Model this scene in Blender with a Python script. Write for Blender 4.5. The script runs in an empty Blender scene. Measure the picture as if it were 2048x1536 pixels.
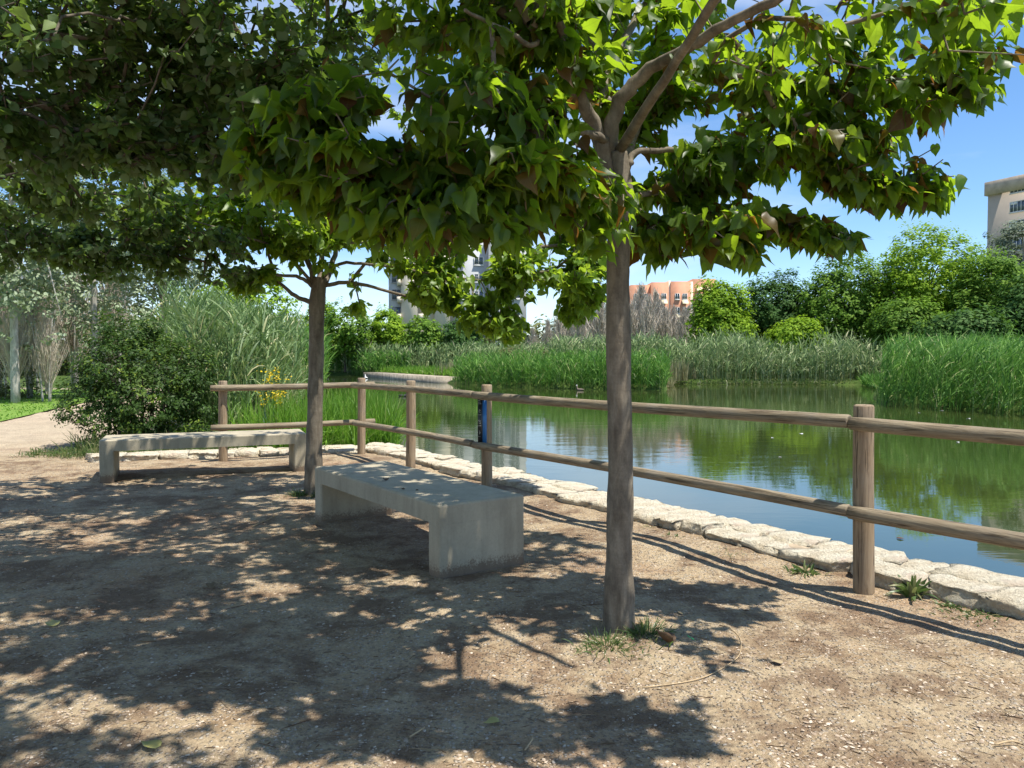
import bpy, math
import numpy as np
from mathutils import Vector, Matrix, Euler

scene = bpy.context.scene
RAD = math.radians
rng = np.random.default_rng(11)

# ------------------------------------------------------------------ camera
CAM_H = 1.4
PITCH = 1.86
F = 1538.0
cam_data = bpy.data.cameras.new('camera')
cam_data.sensor_width = 36.0
cam_data.lens = F / 2048.0 * 36.0
cam_data.clip_start = 0.05
cam_data.clip_end = 2500.0
cam = bpy.data.objects.new('camera', cam_data)
scene.collection.objects.link(cam)
cam.location = (0, 0, CAM_H)
cam.rotation_euler = (RAD(90 - PITCH), 0, 0)
scene.camera = cam

# ------------------------------------------------------------------ sky
SUN_DIR = Vector((0.35, -0.16, 1.0)).normalized()      # towards the sun
sun_el = math.asin(SUN_DIR.z)
sun_az = math.atan2(SUN_DIR.x, SUN_DIR.y)               # clockwise from +Y
world = bpy.data.worlds.new('World')
scene.world = world
world.use_nodes = True
wn, wl = world.node_tree.nodes, world.node_tree.links
wn.clear()
w_out = wn.new('ShaderNodeOutputWorld')
w_bg = wn.new('ShaderNodeBackground')
w_sky = wn.new('ShaderNodeTexSky')
w_sky.sky_type = 'NISHITA'
w_sky.sun_disc = False
w_sky.sun_elevation = sun_el
w_sky.sun_rotation = sun_az
w_sky.altitude = 200
w_sky.air_density = 0.85
w_sky.dust_density = 0.05
w_sky.ozone_density = 2.4
w_bg.inputs['Strength'].default_value = 0.125
w_tc = wn.new('ShaderNodeTexCoord')
w_map = wn.new('ShaderNodeMapping')
w_map.inputs['Scale'].default_value = (1.2, 1.2, 4.5)
w_map.inputs['Location'].default_value = (0.35, 0.1, 0.6)
w_noise = wn.new('ShaderNodeTexNoise')
w_noise.inputs['Scale'].default_value = 1.5
w_noise.inputs['Detail'].default_value = 7
w_noise.inputs['Roughness'].default_value = 0.55
w_noise.inputs['Distortion'].default_value = 0.4
w_ramp = wn.new('ShaderNodeValToRGB')
w_ramp.color_ramp.elements[0].position = 0.45
w_ramp.color_ramp.elements[0].color = (0, 0, 0, 1)
w_ramp.color_ramp.elements[1].position = 0.75
w_ramp.color_ramp.elements[1].color = (0.62, 0.62, 0.62, 1)
w_mix = wn.new('ShaderNodeMix')
w_mix.data_type = 'RGBA'
w_mix.inputs[7].default_value = (6.0, 6.4, 7.0, 1)
wl.new(w_tc.outputs['Generated'], w_map.inputs['Vector'])
wl.new(w_map.outputs['Vector'], w_noise.inputs['Vector'])
wl.new(w_noise.outputs['Fac'], w_ramp.inputs['Fac'])
wl.new(w_ramp.outputs['Color'], w_mix.inputs[0])
w_hs = wn.new('ShaderNodeHueSaturation')
w_hs.inputs['Saturation'].default_value = 1.16
wl.new(w_sky.outputs['Color'], w_hs.inputs['Color'])
wl.new(w_hs.outputs['Color'], w_mix.inputs[6])
wl.new(w_mix.outputs[2], w_bg.inputs['Color'])
wl.new(w_bg.outputs['Background'], w_out.inputs['Surface'])

# ------------------------------------------------------------------ sun
sun_data = bpy.data.lights.new('sun', 'SUN')
sun_data.energy = 4.8
sun_data.angle = RAD(0.53)
sun_data.color = (1.0, 0.95, 0.86)
sun = bpy.data.objects.new('sun', sun_data)
scene.collection.objects.link(sun)
sun.location = (6, -3, 30)
sun.rotation_euler = SUN_DIR.to_track_quat('Z', 'Y').to_euler()

scene.view_settings.view_transform = 'Standard'
scene.view_settings.look = 'None'
scene.view_settings.gamma = 1.0
scene.view_settings.exposure = 0.72
scene.cycles.max_bounces = 7
scene.cycles.diffuse_bounces = 3
scene.cycles.glossy_bounces = 3
scene.cycles.transmission_bounces = 4
scene.cycles.transparent_max_bounces = 4
scene.cycles.sample_clamp_indirect = 6.0
scene.cycles.caustics_reflective = False
scene.cycles.caustics_refractive = False
scene.cycles.use_denoising = True

# ================================================================== helpers
_p = RAD(PITCH)


def P(px, py, d):
    """world point that the photograph shows at pixel (px, py), d metres ahead"""
    u = (px - 1024.0) / F
    v = (768.0 - py) / F
    # ray: forward + u*right + v*up in camera frame
    fy, fz = math.cos(_p), -math.sin(_p)
    uy, uz = math.sin(_p), math.cos(_p)
    dy = fy + v * uy
    dz = fz + v * uz
    t = d / dy
    return np.array([u * t, d, CAM_H + dz * t])


def G(px, py, z=0.0):
    u = (px - 1024.0) / F
    v = (768.0 - py) / F
    dy = math.cos(_p) + v * math.sin(_p)
    dz = -math.sin(_p) + v * math.cos(_p)
    t = (z - CAM_H) / dz
    return np.array([u * t, dy * t, z])


def tag(o, label=None, cat=None, group=None, kind=None):
    if label:
        o['label'] = label
    if cat:
        o['category'] = cat
    if group:
        o['group'] = group
    if kind:
        o['kind'] = kind
    return o


def empty(name, loc, label, cat, group=None, rz=0.0):
    o = bpy.data.objects.new(name, None)
    o.empty_display_size = 0.2
    scene.collection.objects.link(o)
    o.location = loc
    o.rotation_euler = (0, 0, rz)
    return tag(o, label, cat, group)


def link(name, me, parent=None, loc=None):
    o = bpy.data.objects.new(name, me)
    scene.collection.objects.link(o)
    if parent is not None:
        o.parent = parent
    if loc is not None:
        o.location = loc
    return o


def copy_tree(o, parent=None):
    c = o.copy()
    scene.collection.objects.link(c)
    c.parent = parent
    for ch in list(o.children):
        copy_tree(ch, c)
    return c


def mesh_np(name, verts, loops, sizes, mat=None, smooth=False, attrs=None):
    """verts (N,3); loops flat vertex indices; sizes: loop count per face (int or array)"""
    verts = np.asarray(verts, dtype=np.float32).reshape(-1, 3)
    loops = np.asarray(loops, dtype=np.int32).ravel()
    if np.isscalar(sizes):
        sizes = np.full(len(loops) // sizes, sizes, dtype=np.int32)
    sizes = np.asarray(sizes, dtype=np.int32)
    me = bpy.data.meshes.new(name)
    me.vertices.add(len(verts))
    me.vertices.foreach_set('co', verts.ravel())
    me.loops.add(len(loops))
    me.loops.foreach_set('vertex_index', loops)
    me.polygons.add(len(sizes))
    starts = np.concatenate([[0], np.cumsum(sizes)[:-1]]).astype(np.int32)
    me.polygons.foreach_set('loop_start', starts)
    me.polygons.foreach_set('loop_total', sizes)
    if smooth:
        me.polygons.foreach_set('use_smooth', np.ones(len(sizes), dtype=bool))
    me.update(calc_edges=True)
    if attrs:
        for k, v in attrs.items():
            a = me.attributes.new(k, 'FLOAT', 'POINT')
            a.data.foreach_set('value', np.asarray(v, dtype=np.float32))
    if mat:
        me.materials.append(mat)
    return me


class MB:
    """collects verts and faces of mixed size"""
    def __init__(self):
        self.v, self.l, self.s, self.n = [], [], [], 0

    def add(self, verts, faces):
        verts = np.asarray(verts, dtype=float).reshape(-1, 3)
        for f in faces:
            self.l.extend([i + self.n for i in f])
            self.s.append(len(f))
        self.v.append(verts)
        self.n += len(verts)

    def box(self, lo, hi, M=None):
        x0, y0, z0 = lo
        x1, y1, z1 = hi
        v = np.array([(x0, y0, z0), (x1, y0, z0), (x1, y1, z0), (x0, y1, z0),
                      (x0, y0, z1), (x1, y0, z1), (x1, y1, z1), (x0, y1, z1)], float)
        if M is not None:
            v = v @ M[:3, :3].T + M[:3, 3]
        self.add(v, [(0, 3, 2, 1), (4, 5, 6, 7), (0, 1, 5, 4), (1, 2, 6, 5), (2, 3, 7, 6), (3, 0, 4, 7)])

    def rings(self, rings, cap0=True, cap1=True):
        k = len(rings[0])
        v = np.concatenate([np.asarray(r, float) for r in rings])
        f = []
        for i in range(len(rings) - 1):
            a, b = i * k, (i + 1) * k
            for j in range(k):
                j2 = (j + 1) % k
                f.append((a + j, a + j2, b + j2, b + j))
        if cap0:
            f.append(tuple(range(k - 1, -1, -1)))
        if cap1:
            f.append(tuple(range((len(rings) - 1) * k, len(rings) * k)))
        self.add(v, f)

    def tube(self, pts, rad, k=10, jit=0.0, cap=True):
        pts = np.asarray(pts, float)
        n = len(pts)
        rad = np.broadcast_to(np.asarray(rad, float), (n,))
        t = np.gradient(pts, axis=0)
        t /= np.linalg.norm(t, axis=1)[:, None] + 1e-9
        ref = np.array([1.0, 0.13, 0.0]) if abs(t[0][2]) > 0.5 else np.array([0.0, 0.1, 1.0])
        rr = []
        a = np.linspace(0, 2 * math.pi, k, endpoint=False)
        x = np.cross(t[0], ref)
        x /= np.linalg.norm(x)
        for i in range(n):
            x = x - t[i] * np.dot(x, t[i])
            x /= np.linalg.norm(x)
            y = np.cross(t[i], x)
            rj = rad[i] * (1 + (rng.normal(0, jit, k) if jit else 0))
            rj = np.broadcast_to(rj, (k,))
            rr.append(pts[i] + (np.cos(a) * rj)[:, None] * x + (np.sin(a) * rj)[:, None] * y)
        self.rings(rr, cap, cap)

    def mesh(self, name, mat=None, smooth=False):
        return mesh_np(name, np.concatenate(self.v), self.l, np.array(self.s), mat, smooth)

    def build(self, name, mat, parent=None, smooth=False, loc=None):
        return link(name, self.mesh(name, mat, smooth), parent, loc)


def spline(pts, n):
    """Catmull-Rom through pts, n samples per span"""
    pts = np.asarray(pts, float)
    q = np.vstack([2 * pts[0] - pts[1], pts, 2 * pts[-1] - pts[-2]])
    out = []
    for i in range(1, len(q) - 2):
        for t in np.linspace(0, 1, n, endpoint=False):
            a, b, c, d = q[i - 1], q[i], q[i + 1], q[i + 2]
            out.append(0.5 * ((2 * b) + (-a + c) * t + (2 * a - 5 * b + 4 * c - d) * t * t + (-a + 3 * b - 3 * c + d) * t ** 3))
    out.append(pts[-1])
    return np.array(out)


# ------------------------------------------------------------------ node helpers
def new_mat(name):
    m = bpy.data.materials.new(name)
    m.use_nodes = True
    nt = m.node_tree
    nt.nodes.clear()
    out = nt.nodes.new('ShaderNodeOutputMaterial')
    return m, nt.nodes, nt.links, out


def noise(n, l, vec, scale, detail=4, rough=0.55, dist=0.0):
    t = n.new('ShaderNodeTexNoise')
    t.inputs['Scale'].default_value = scale
    t.inputs['Detail'].default_value = detail
    t.inputs['Roughness'].default_value = rough
    t.inputs['Distortion'].default_value = dist
    if vec is not None:
        l.new(vec, t.inputs['Vector'])
    return t.outputs['Fac']


def ramp(n, l, fac, stops):
    r = n.new('ShaderNodeValToRGB')
    cr = r.color_ramp
    while len(cr.elements) < len(stops):
        cr.elements.new(0.5)
    for e, (p, c) in zip(cr.elements, stops):
        e.position = p
        e.color = (*c, 1) if len(c) == 3 else c
    l.new(fac, r.inputs['Fac'])
    return r.outputs['Color']


def g3(v):
    return (v, v, v)


def mixc(n, l, fac, a, b, mode='MIX'):
    m = n.new('ShaderNodeMix')
    m.data_type = 'RGBA'
    m.blend_type = mode
    for sock, val in ((m.inputs[0], fac), (m.inputs[6], a), (m.inputs[7], b)):
        if isinstance(val, (int, float)):
            sock.default_value = val
        elif isinstance(val, tuple):
            sock.default_value = (*val, 1) if len(val) == 3 else val
        else:
            l.new(val, sock)
    return m.outputs[2]


def math_n(n, l, op, a, b=None):
    m = n.new('ShaderNodeMath')
    m.operation = op
    for sock, val in ((m.inputs[0], a), (m.inputs[1], b)):
        if val is None:
            continue
        if isinstance(val, (int, float)):
            sock.default_value = val
        else:
            l.new(val, sock)
    return m.outputs[0]


def coords(n, l, which='Object', scale=(1, 1, 1)):
    t = n.new('ShaderNodeTexCoord')
    mp = n.new('ShaderNodeMapping')
    mp.inputs['Scale'].default_value = scale
    l.new(t.outputs[which], mp.inputs['Vector'])
    return mp.outputs['Vector']


def principled(n, l, out, color, rough=0.8, spec=0.3, bump=None, bump_s=0.3, bump_d=0.01, link_out=True):
    b = n.new('ShaderNodeBsdfPrincipled')
    if isinstance(color, tuple):
        b.inputs['Base Color'].default_value = (*color, 1)
    else:
        l.new(color, b.inputs['Base Color'])
    if isinstance(rough, (int, float)):
        b.inputs['Roughness'].default_value = rough
    else:
        l.new(rough, b.inputs['Roughness'])
    b.inputs['Specular IOR Level'].default_value = spec
    if bump is not None:
        bp = n.new('ShaderNodeBump')
        bp.inputs['Strength'].default_value = bump_s
        bp.inputs['Distance'].default_value = bump_d
        l.new(bump, bp.inputs['Height'])
        l.new(bp.outputs['Normal'], b.inputs['Normal'])
    if link_out:
        l.new(b.outputs['BSDF'], out.inputs['Surface'])
    return b


def attr(n, name='rnd'):
    a = n.new('ShaderNodeAttribute')
    a.attribute_name = name
    return a.outputs['Fac']


def leaf_mat(name, stops, trans, under=None, rough=0.42, spec=0.45, tmix=0.42, vein=False):
    """two-sided leaf: reflecting surface + light coming through"""
    m, n, l, out = new_mat(name)
    r = attr(n)
    col = ramp(n, l, r, stops)
    tc = mixc(n, l, 0.5, col, trans, 'MIX')
    if vein:                                  # pale midrib and side veins
        ax = math_n(n, l, 'ABSOLUTE', attr(n, 'lx'))
        sv = math_n(n, l, 'FRACT', math_n(n, l, 'MULTIPLY', math_n(n, l, 'SUBTRACT', attr(n, 'ly'), math_n(n, l, 'MULTIPLY', ax, 0.75)), 5.5))
        v1 = ramp(n, l, sv, [(0.0, g3(1)), (0.10, g3(0)), (0.92, g3(0)), (1.0, g3(1))])
        v2 = ramp(n, l, ax, [(0.012, g3(1)), (0.035, g3(0))])
        vm = math_n(n, l, 'MAXIMUM', v1, v2)
        blot = noise(n, l, coords(n, l), 30, 3, 0.6)
        col = mixc(n, l, 0.5, col, ramp(n, l, blot, [(0.3, g3(0.7)), (0.7, g3(1.25))]), 'MULTIPLY')
        tc = mixc(n, l, math_n(n, l, 'MULTIPLY', vm, 0.45), tc, mixc(n, l, 0.6, tc, (0.10, 0.20, 0.01)))
        col = mixc(n, l, math_n(n, l, 'MULTIPLY', vm, 0.40), col, mixc(n, l, 0.5, col, (0.30, 0.38, 0.12)))
    if vein:                                  # turned leaves let brown light through
        tc = mixc(n, l, ramp(n, l, r, [(0.865, g3(0)), (0.88, g3(1))]), tc, (0.24, 0.11, 0.02))
    if under is not None:                     # the leaf's pale felted underside
        g = n.new('ShaderNodeNewGeometry')
        base = mixc(n, l, g.outputs['Backfacing'], col, under)
    else:
        base = col
    b = principled(n, l, out, base, rough, spec, link_out=False)
    t = n.new('ShaderNodeBsdfTranslucent')
    l.new(tc, t.inputs['Color'])
    mx = n.new('ShaderNodeMixShader')
    mx.inputs[0].default_value = tmix
    l.new(b.outputs['BSDF'], mx.inputs[1])
    l.new(t.outputs['BSDF'], mx.inputs[2])
    l.new(mx.outputs[0], out.inputs['Surface'])
    return m


# ------------------------------------------------------------------ materials
def make_ground_mat():
    m, n, l, out = new_mat('packed_gravel_earth')
    co = coords(n, l)
    big = noise(n, l, co, 0.55, 5, 0.6)
    mid = noise(n, l, co, 3.2, 8, 0.72, 0.1)
    fine = noise(n, l, co, 55, 5, 0.7)
    c = ramp(n, l, mid, [(0.30, (0.31, 0.205, 0.115)), (0.48, (0.46, 0.350, 0.220)), (0.70, (0.56, 0.455, 0.300))])
    c = mixc(n, l, ramp(n, l, big, [(0.52, g3(0.0)), (0.68, g3(0.60))]), c, (0.42, 0.235, 0.14))
    # worn grit: little pale and dark stones pressed into the earth
    v = n.new('ShaderNodeTexVoronoi')
    v.inputs['Scale'].default_value = 62
    l.new(co, v.inputs['Vector'])
    sep = n.new('ShaderNodeSeparateColor')
    l.new(v.outputs['Color'], sep.inputs[0])
    pick = ramp(n, l, sep.outputs[0], [(0.42, g3(0)), (0.46, g3(1))])
    stone = ramp(n, l, sep.outputs[1], [(0.0, (0.20, 0.155, 0.115)), (0.4, (0.42, 0.35, 0.27)), (1.0, (0.66, 0.60, 0.51))])
    near = ramp(n, l, v.outputs['Distance'], [(0.30, g3(1)), (0.55, g3(0))])
    pk = math_n(n, l, 'MULTIPLY', pick, near)
    c = mixc(n, l, math_n(n, l, 'MULTIPLY', pk, 0.8), c, stone)
    c = mixc(n, l, 0.55, c, ramp(n, l, fine, [(0.25, g3(0.4)), (0.75, g3(1.45))]), 'MULTIPLY')
    # leaf crumbs and dark litter gathered in patches
    lit = noise(n, l, co, 1.9, 10, 0.78, 0.15)
    c = mixc(n, l, ramp(n, l, lit, [(0.47, g3(0)), (0.57, g3(0.78))]), c, (0.19, 0.120, 0.075))
    # meadow ground away from the path and beyond the pond
    gm = attr(n, 'grassy')
    gn = noise(n, l, co, 1.1, 6, 0.6)
    gc = ramp(n, l, gn, [(0.3, (0.045, 0.085, 0.016)), (0.55, (0.075, 0.12, 0.024)), (0.75, (0.16, 0.15, 0.06))])
    c = mixc(n, l, gm, c, gc)
    # the far path and the yard towards the lawn are paler sand
    pm = attr(n, 'sandy')
    c = mixc(n, l, pm, c, mixc(n, l, 0.35, (0.56, 0.47, 0.35), c))
    h = math_n(n, l, 'ADD', math_n(n, l, 'MULTIPLY', pk, 0.5), math_n(n, l, 'ADD', fine, math_n(n, l, 'MULTIPLY', mid, 1.4)))
    principled(n, l, out, c, 0.95, 0.15, h, 0.9, 0.03)
    return m


def make_concrete():
    m, n, l, out = new_mat('smooth_grey_concrete')
    co = coords(n, l)
    a = noise(n, l, co, 2.6, 6, 0.6)
    f = noise(n, l, co, 60, 4, 0.6)
    c = ramp(n, l, a, [(0.3, (0.34, 0.295, 0.21)), (0.7, (0.45, 0.395, 0.285))])
    c = mixc(n, l, 0.3, c, ramp(n, l, f, [(0.3, g3(0.75)), (0.7, g3(1.15))]), 'MULTIPLY')
    # mud splashed up the feet of the legs
    sep = n.new('ShaderNodeSeparateXYZ')
    g = n.new('ShaderNodeNewGeometry')
    l.new(g.outputs['Position'], sep.inputs[0])
    hz = math_n(n, l, 'MULTIPLY', sep.outputs[2], 5.2)
    sp = noise(n, l, co, 75, 3, 0.7)
    sp2 = noise(n, l, co, 7, 4, 0.6)
    s = math_n(n, l, 'SUBTRACT', math_n(n, l, 'ADD', sp, math_n(n, l, 'MULTIPLY', sp2, 0.5)), hz)
    mask = ramp(n, l, s, [(0.30, g3(0)), (0.52, g3(0.85))])
    c = mixc(n, l, mask, c, (0.17, 0.115, 0.075))
    st = noise(n, l, coords(n, l, 'Object', (5, 5, 0.9)), 2.0, 6, 0.65, 0.4)
    c = mixc(n, l, 0.6, c, ramp(n, l, st, [(0.34, g3(0.70)), (0.52, g3(1.0)), (0.75, g3(1.10))]), 'MULTIPLY')
    vz = n.new('ShaderNodeTexVoronoi')
    vz.inputs['Scale'].default_value = 26
    l.new(co, vz.inputs['Vector'])
    pit = ramp(n, l, vz.outputs['Distance'], [(0.04, g3(0.55)), (0.09, g3(1))])
    c = mixc(n, l, 1.0, c, pit, 'MULTIPLY')
    principled(n, l, out, c, 0.68, 0.35, f, 0.12, 0.004)
    return m


def make_pole_mat(name, light, dark):
    m, n, l, out = new_mat(name)
    co = coords(n, l, 'Object', (14, 14, 1.1))
    a = noise(n, l, co, 2.4, 7, 0.68, 1.2)
    cr = noise(n, l, coords(n, l, 'Object', (30, 30, 0.9)), 1.6, 4, 0.5, 2.0)
    blot = noise(n, l, coords(n, l), 3.0, 5, 0.6)
    c = ramp(n, l, a, [(0.28, dark), (0.5, tuple((x + y) / 2 for x, y in zip(light, dark))), (0.72, light)])
    c = mixc(n, l, ramp(n, l, blot, [(0.45, g3(0)), (0.7, g3(0.45))]), c, (0.30, 0.27, 0.225))
    crack = ramp(n, l, cr, [(0.36, g3(0.28)), (0.42, g3(1.0))])
    c = mixc(n, l, 0.8, c, crack, 'MULTIPLY')
    h = math_n(n, l, 'ADD', a, math_n(n, l, 'MULTIPLY', crack, 0.8))
    principled(n, l, out, c, 0.82, 0.2, h, 0.6, 0.008)
    return m


def make_bark(name, c0, c1, c2, scale=1.0, bump=0.6):
    m, n, l, out = new_mat(name)
    co = coords(n, l, 'Object', (9 * scale, 9 * scale, 2.2 * scale))
    a = noise(n, l, co, 2.0, 8, 0.65, 0.6)
    b = noise(n, l, coords(n, l, 'Object', (3, 3, 26)), 1.6, 5, 0.6, 0.5)
    sp = noise(n, l, coords(n, l), 90, 3, 0.6)
    c = ramp(n, l, a, [(0.3, c0), (0.52, c1), (0.75, c2)])
    c = mixc(n, l, 0.16, c, ramp(n, l, b, [(0.35, g3(0.55)), (0.6, g3(1.15))]), 'MULTIPLY')
    c = mixc(n, l, 0.4, c, ramp(n, l, sp, [(0.3, g3(0.7)), (0.7, g3(1.25))]), 'MULTIPLY')
    pt = noise(n, l, coords(n, l, 'Object', (1, 1, 0.45)), 9, 5, 0.65, 1.0)
    c = mixc(n, l, 0.7, c, ramp(n, l, pt, [(0.36, g3(0.62)), (0.5, g3(1.0)), (0.68, g3(1.30))]), 'MULTIPLY')
    h = math_n(n, l, 'ADD', a, math_n(n, l, 'MULTIPLY', b, 0.25))
    principled(n, l, out, c, 0.85, 0.25, h, bump, 0.01)
    return m


def make_stone():
    m, n, l, out = new_mat('pale_limestone')
    co = coords(n, l)
    a = noise(n, l, co, 5, 7, 0.65)
    f = noise(n, l, co, 38, 6, 0.7)
    c = ramp(n, l, a, [(0.3, (0.58, 0.47, 0.32)), (0.5, (0.74, 0.66, 0.50)), (0.75, (0.82, 0.76, 0.62))])
    c = mixc(n, l, 0.6, c, ramp(n, l, f, [(0.3, g3(0.6)), (0.6, g3(1.1))]), 'MULTIPLY')
    red = noise(n, l, co, 2.2, 4, 0.6)
    c = mixc(n, l, ramp(n, l, red, [(0.58, g3(0)), (0.7, g3(0.5))]), c, (0.42, 0.22, 0.14))
    principled(n, l, out, c, 0.9, 0.2, math_n(n, l, 'ADD', a, f), 1.0, 0.05)
    return m


def make_water():
    m, n, l, out = new_mat('pond_water')
    co = coords(n, l)
    w1 = noise(n, l, coords(n, l, 'Object', (0.55, 1.4, 1)), 1.5, 3, 0.5, 0.3)
    w2 = noise(n, l, coords(n, l, 'Object', (1.0, 2.3, 1)), 5.0, 3, 0.5)
    calm = noise(n, l, coords(n, l, 'Object', (0.05, 0.12, 1)), 1.0, 2, 0.5)
    k = ramp(n, l, calm, [(0.35, g3(0.15)), (0.65, g3(1.0))])
    h = math_n(n, l, 'MULTIPLY', math_n(n, l, 'ADD', w1, math_n(n, l, 'MULTIPLY', w2, 0.25)), k)
    algae = noise(n, l, co, 0.25, 4, 0.6)
    c = ramp(n, l, algae, [(0.35, (0.028, 0.044, 0.012)), (0.7, (0.046, 0.062, 0.016))])
    b = principled(n, l, out, c, 0.02, 0.5, h, 0.13, 0.05)
    b.inputs['IOR'].default_value = 2.4
    return m


def flat_mat(name, color, rough=0.7, spec=0.3, var=0.12, scale=3.0, bump=0.0):
    m, n, l, out = new_mat(name)
    co = coords(n, l)
    a = noise(n, l, co, scale, 5, 0.6)
    lo = tuple(x * (1 - var) for x in color)
    hi = tuple(min(1, x * (1 + var)) for x in color)
    c = ramp(n, l, a, [(0.3, lo), (0.7, hi)])
    principled(n, l, out, c, rough, spec, a if bump else None, bump, 0.01)
    return m


def glass_mat(name, color):
    m, n, l, out = new_mat(name)
    a = noise(n, l, coords(n, l), 0.6, 2)
    c = ramp(n, l, a, [(0.3, tuple(x * 0.7 for x in color)), (0.7, color)])
    principled(n, l, out, c, 0.12, 0.6)
    return m


M = {}
M['ground'] = make_ground_mat()
M['concrete'] = make_concrete()
M['post'] = make_pole_mat('weathered_post_wood', (0.40, 0.30, 0.19), (0.20, 0.135, 0.085))
M['rail'] = make_pole_mat('weathered_rail_wood', (0.37, 0.305, 0.205), (0.12, 0.085, 0.055))
M['bark'] = make_bark('mulberry_bark', (0.115, 0.092, 0.066), (0.185, 0.155, 0.115), (0.27, 0.235, 0.18))
M['bark_far'] = make_bark('far_bark', (0.07, 0.055, 0.04), (0.12, 0.10, 0.075), (0.18, 0.15, 0.12))
M['bark_pale'] = make_bark('pale_poplar_bark', (0.30, 0.28, 0.25), (0.42, 0.40, 0.36), (0.55, 0.53, 0.49))
M['twig'] = make_bark('bare_twigs', (0.42, 0.36, 0.28), (0.58, 0.51, 0.41), (0.68, 0.61, 0.51))
M['stone'] = make_stone()
M['mortar'] = flat_mat('earthy_mortar', (0.52, 0.41, 0.29), 0.95, 0.1, 0.3, 9, 0.6)
M['water'] = make_water()
M['quay_stone'] = flat_mat('quay_stone', (0.36, 0.31, 0.24), 0.9, 0.15, 0.45, 2.5, 0.5)
M['mulberry_leaf'] = leaf_mat('mulberry_leaf', [(0.0, (0.028, 0.062, 0.010)), (0.55, (0.052, 0.115, 0.014)), (0.87, (0.11, 0.19, 0.022)), (0.93, (0.13, 0.10, 0.02)), (1.0, (0.075, 0.030, 0.015))],
                              (0.66, 0.95, 0.03), tmix=0.56, vein=True)
M['mulberry_leaf_far'] = leaf_mat('mulberry_leaf_far', [(0.0, (0.070, 0.14, 0.016)), (0.6, (0.13, 0.235, 0.022)), (1.0, (0.21, 0.32, 0.035))],
                                  (0.66, 0.88, 0.05), tmix=0.52, vein=True)
M['poplar_leaf'] = leaf_mat('white_poplar_leaf', [(0.0, (0.034, 0.072, 0.018)), (0.6, (0.070, 0.130, 0.028)), (1.0, (0.16, 0.24, 0.045))],
                            (0.40, 0.62, 0.06), under=(0.13, 0.19, 0.085), rough=0.6, tmix=0.33)
M['silver_leaf'] = leaf_mat('silver_poplar_leaf', [(0.0, (0.16, 0.21, 0.11)), (0.6, (0.29, 0.36, 0.21)), (1.0, (0.44, 0.50, 0.35))],
                            (0.30, 0.36, 0.18), rough=0.6, tmix=0.25)
M['tree_bright'] = leaf_mat('bright_green_leaf', [(0.0, (0.095, 0.18, 0.014)), (0.5, (0.19, 0.31, 0.020)), (1.0, (0.34, 0.48, 0.03))], (0.40, 0.65, 0.03), tmix=0.38, rough=0.65, spec=0.15)
M['tree_mid'] = leaf_mat('mid_green_leaf', [(0.0, (0.060, 0.13, 0.018)), (0.5, (0.12, 0.22, 0.026)), (1.0, (0.23, 0.36, 0.04))], (0.25, 0.48, 0.04), tmix=0.35, rough=0.65, spec=0.15)
M['tree_dark'] = leaf_mat('dark_green_leaf', [(0.0, (0.035, 0.085, 0.020)), (0.5, (0.062, 0.135, 0.030)), (1.0, (0.11, 0.20, 0.04))], (0.16, 0.34, 0.03), tmix=0.3, rough=0.65, spec=0.15)
M['tree_olive'] = leaf_mat('olive_leaf', [(0.0, (0.085, 0.10, 0.040)), (0.5, (0.13, 0.15, 0.055)), (1.0, (0.21, 0.22, 0.09))], (0.28, 0.32, 0.08), tmix=0.28, rough=0.65, spec=0.15)
M['tree_grey'] = leaf_mat('grey_green_leaf', [(0.0, (0.11, 0.145, 0.095)), (0.5, (0.18, 0.22, 0.15)), (1.0, (0.28, 0.32, 0.23))], (0.25, 0.30, 0.18), tmix=0.25, rough=0.65, spec=0.15)
M['tree_rust'] = leaf_mat('rusty_leaf', [(0.0, (0.10, 0.055, 0.045)), (1.0, (0.20, 0.12, 0.10))], (0.2, 0.1, 0.08), tmix=0.2)
M['bush_leaf'] = leaf_mat('glossy_bush_leaf', [(0.0, (0.022, 0.050, 0.010)), (0.7, (0.045, 0.095, 0.014)), (0.9, (0.14, 0.21, 0.02)), (1.0, (0.26, 0.30, 0.03))], (0.16, 0.34, 0.02), rough=0.55, spec=0.25, tmix=0.25)
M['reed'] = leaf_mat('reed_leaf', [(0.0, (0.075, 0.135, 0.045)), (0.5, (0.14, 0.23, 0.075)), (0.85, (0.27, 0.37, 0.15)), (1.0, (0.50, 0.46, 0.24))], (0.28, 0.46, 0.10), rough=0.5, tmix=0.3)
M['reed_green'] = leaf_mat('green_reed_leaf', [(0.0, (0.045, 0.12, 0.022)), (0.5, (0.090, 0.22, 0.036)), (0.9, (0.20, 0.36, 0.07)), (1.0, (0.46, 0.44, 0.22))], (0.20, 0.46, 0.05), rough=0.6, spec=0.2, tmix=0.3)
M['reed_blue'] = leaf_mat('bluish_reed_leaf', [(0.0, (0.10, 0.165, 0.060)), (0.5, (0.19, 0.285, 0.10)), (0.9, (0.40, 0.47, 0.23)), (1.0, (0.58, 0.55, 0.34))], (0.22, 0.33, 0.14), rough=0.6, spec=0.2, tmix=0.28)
M['grass'] = leaf_mat('fresh_grass', [(0.0, (0.075, 0.17, 0.016)), (0.5, (0.12, 0.26, 0.024)), (0.92, (0.20, 0.36, 0.04)), (1.0, (0.42, 0.40, 0.16))], (0.30, 0.60, 0.04), rough=0.5, tmix=0.4)
M['dry_grass'] = leaf_mat('dry_grass', [(0.0, (0.16, 0.19, 0.07)), (0.5, (0.30, 0.29, 0.14)), (1.0, (0.46, 0.40, 0.24))], (0.4, 0.38, 0.16), rough=0.6, tmix=0.3)
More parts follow.
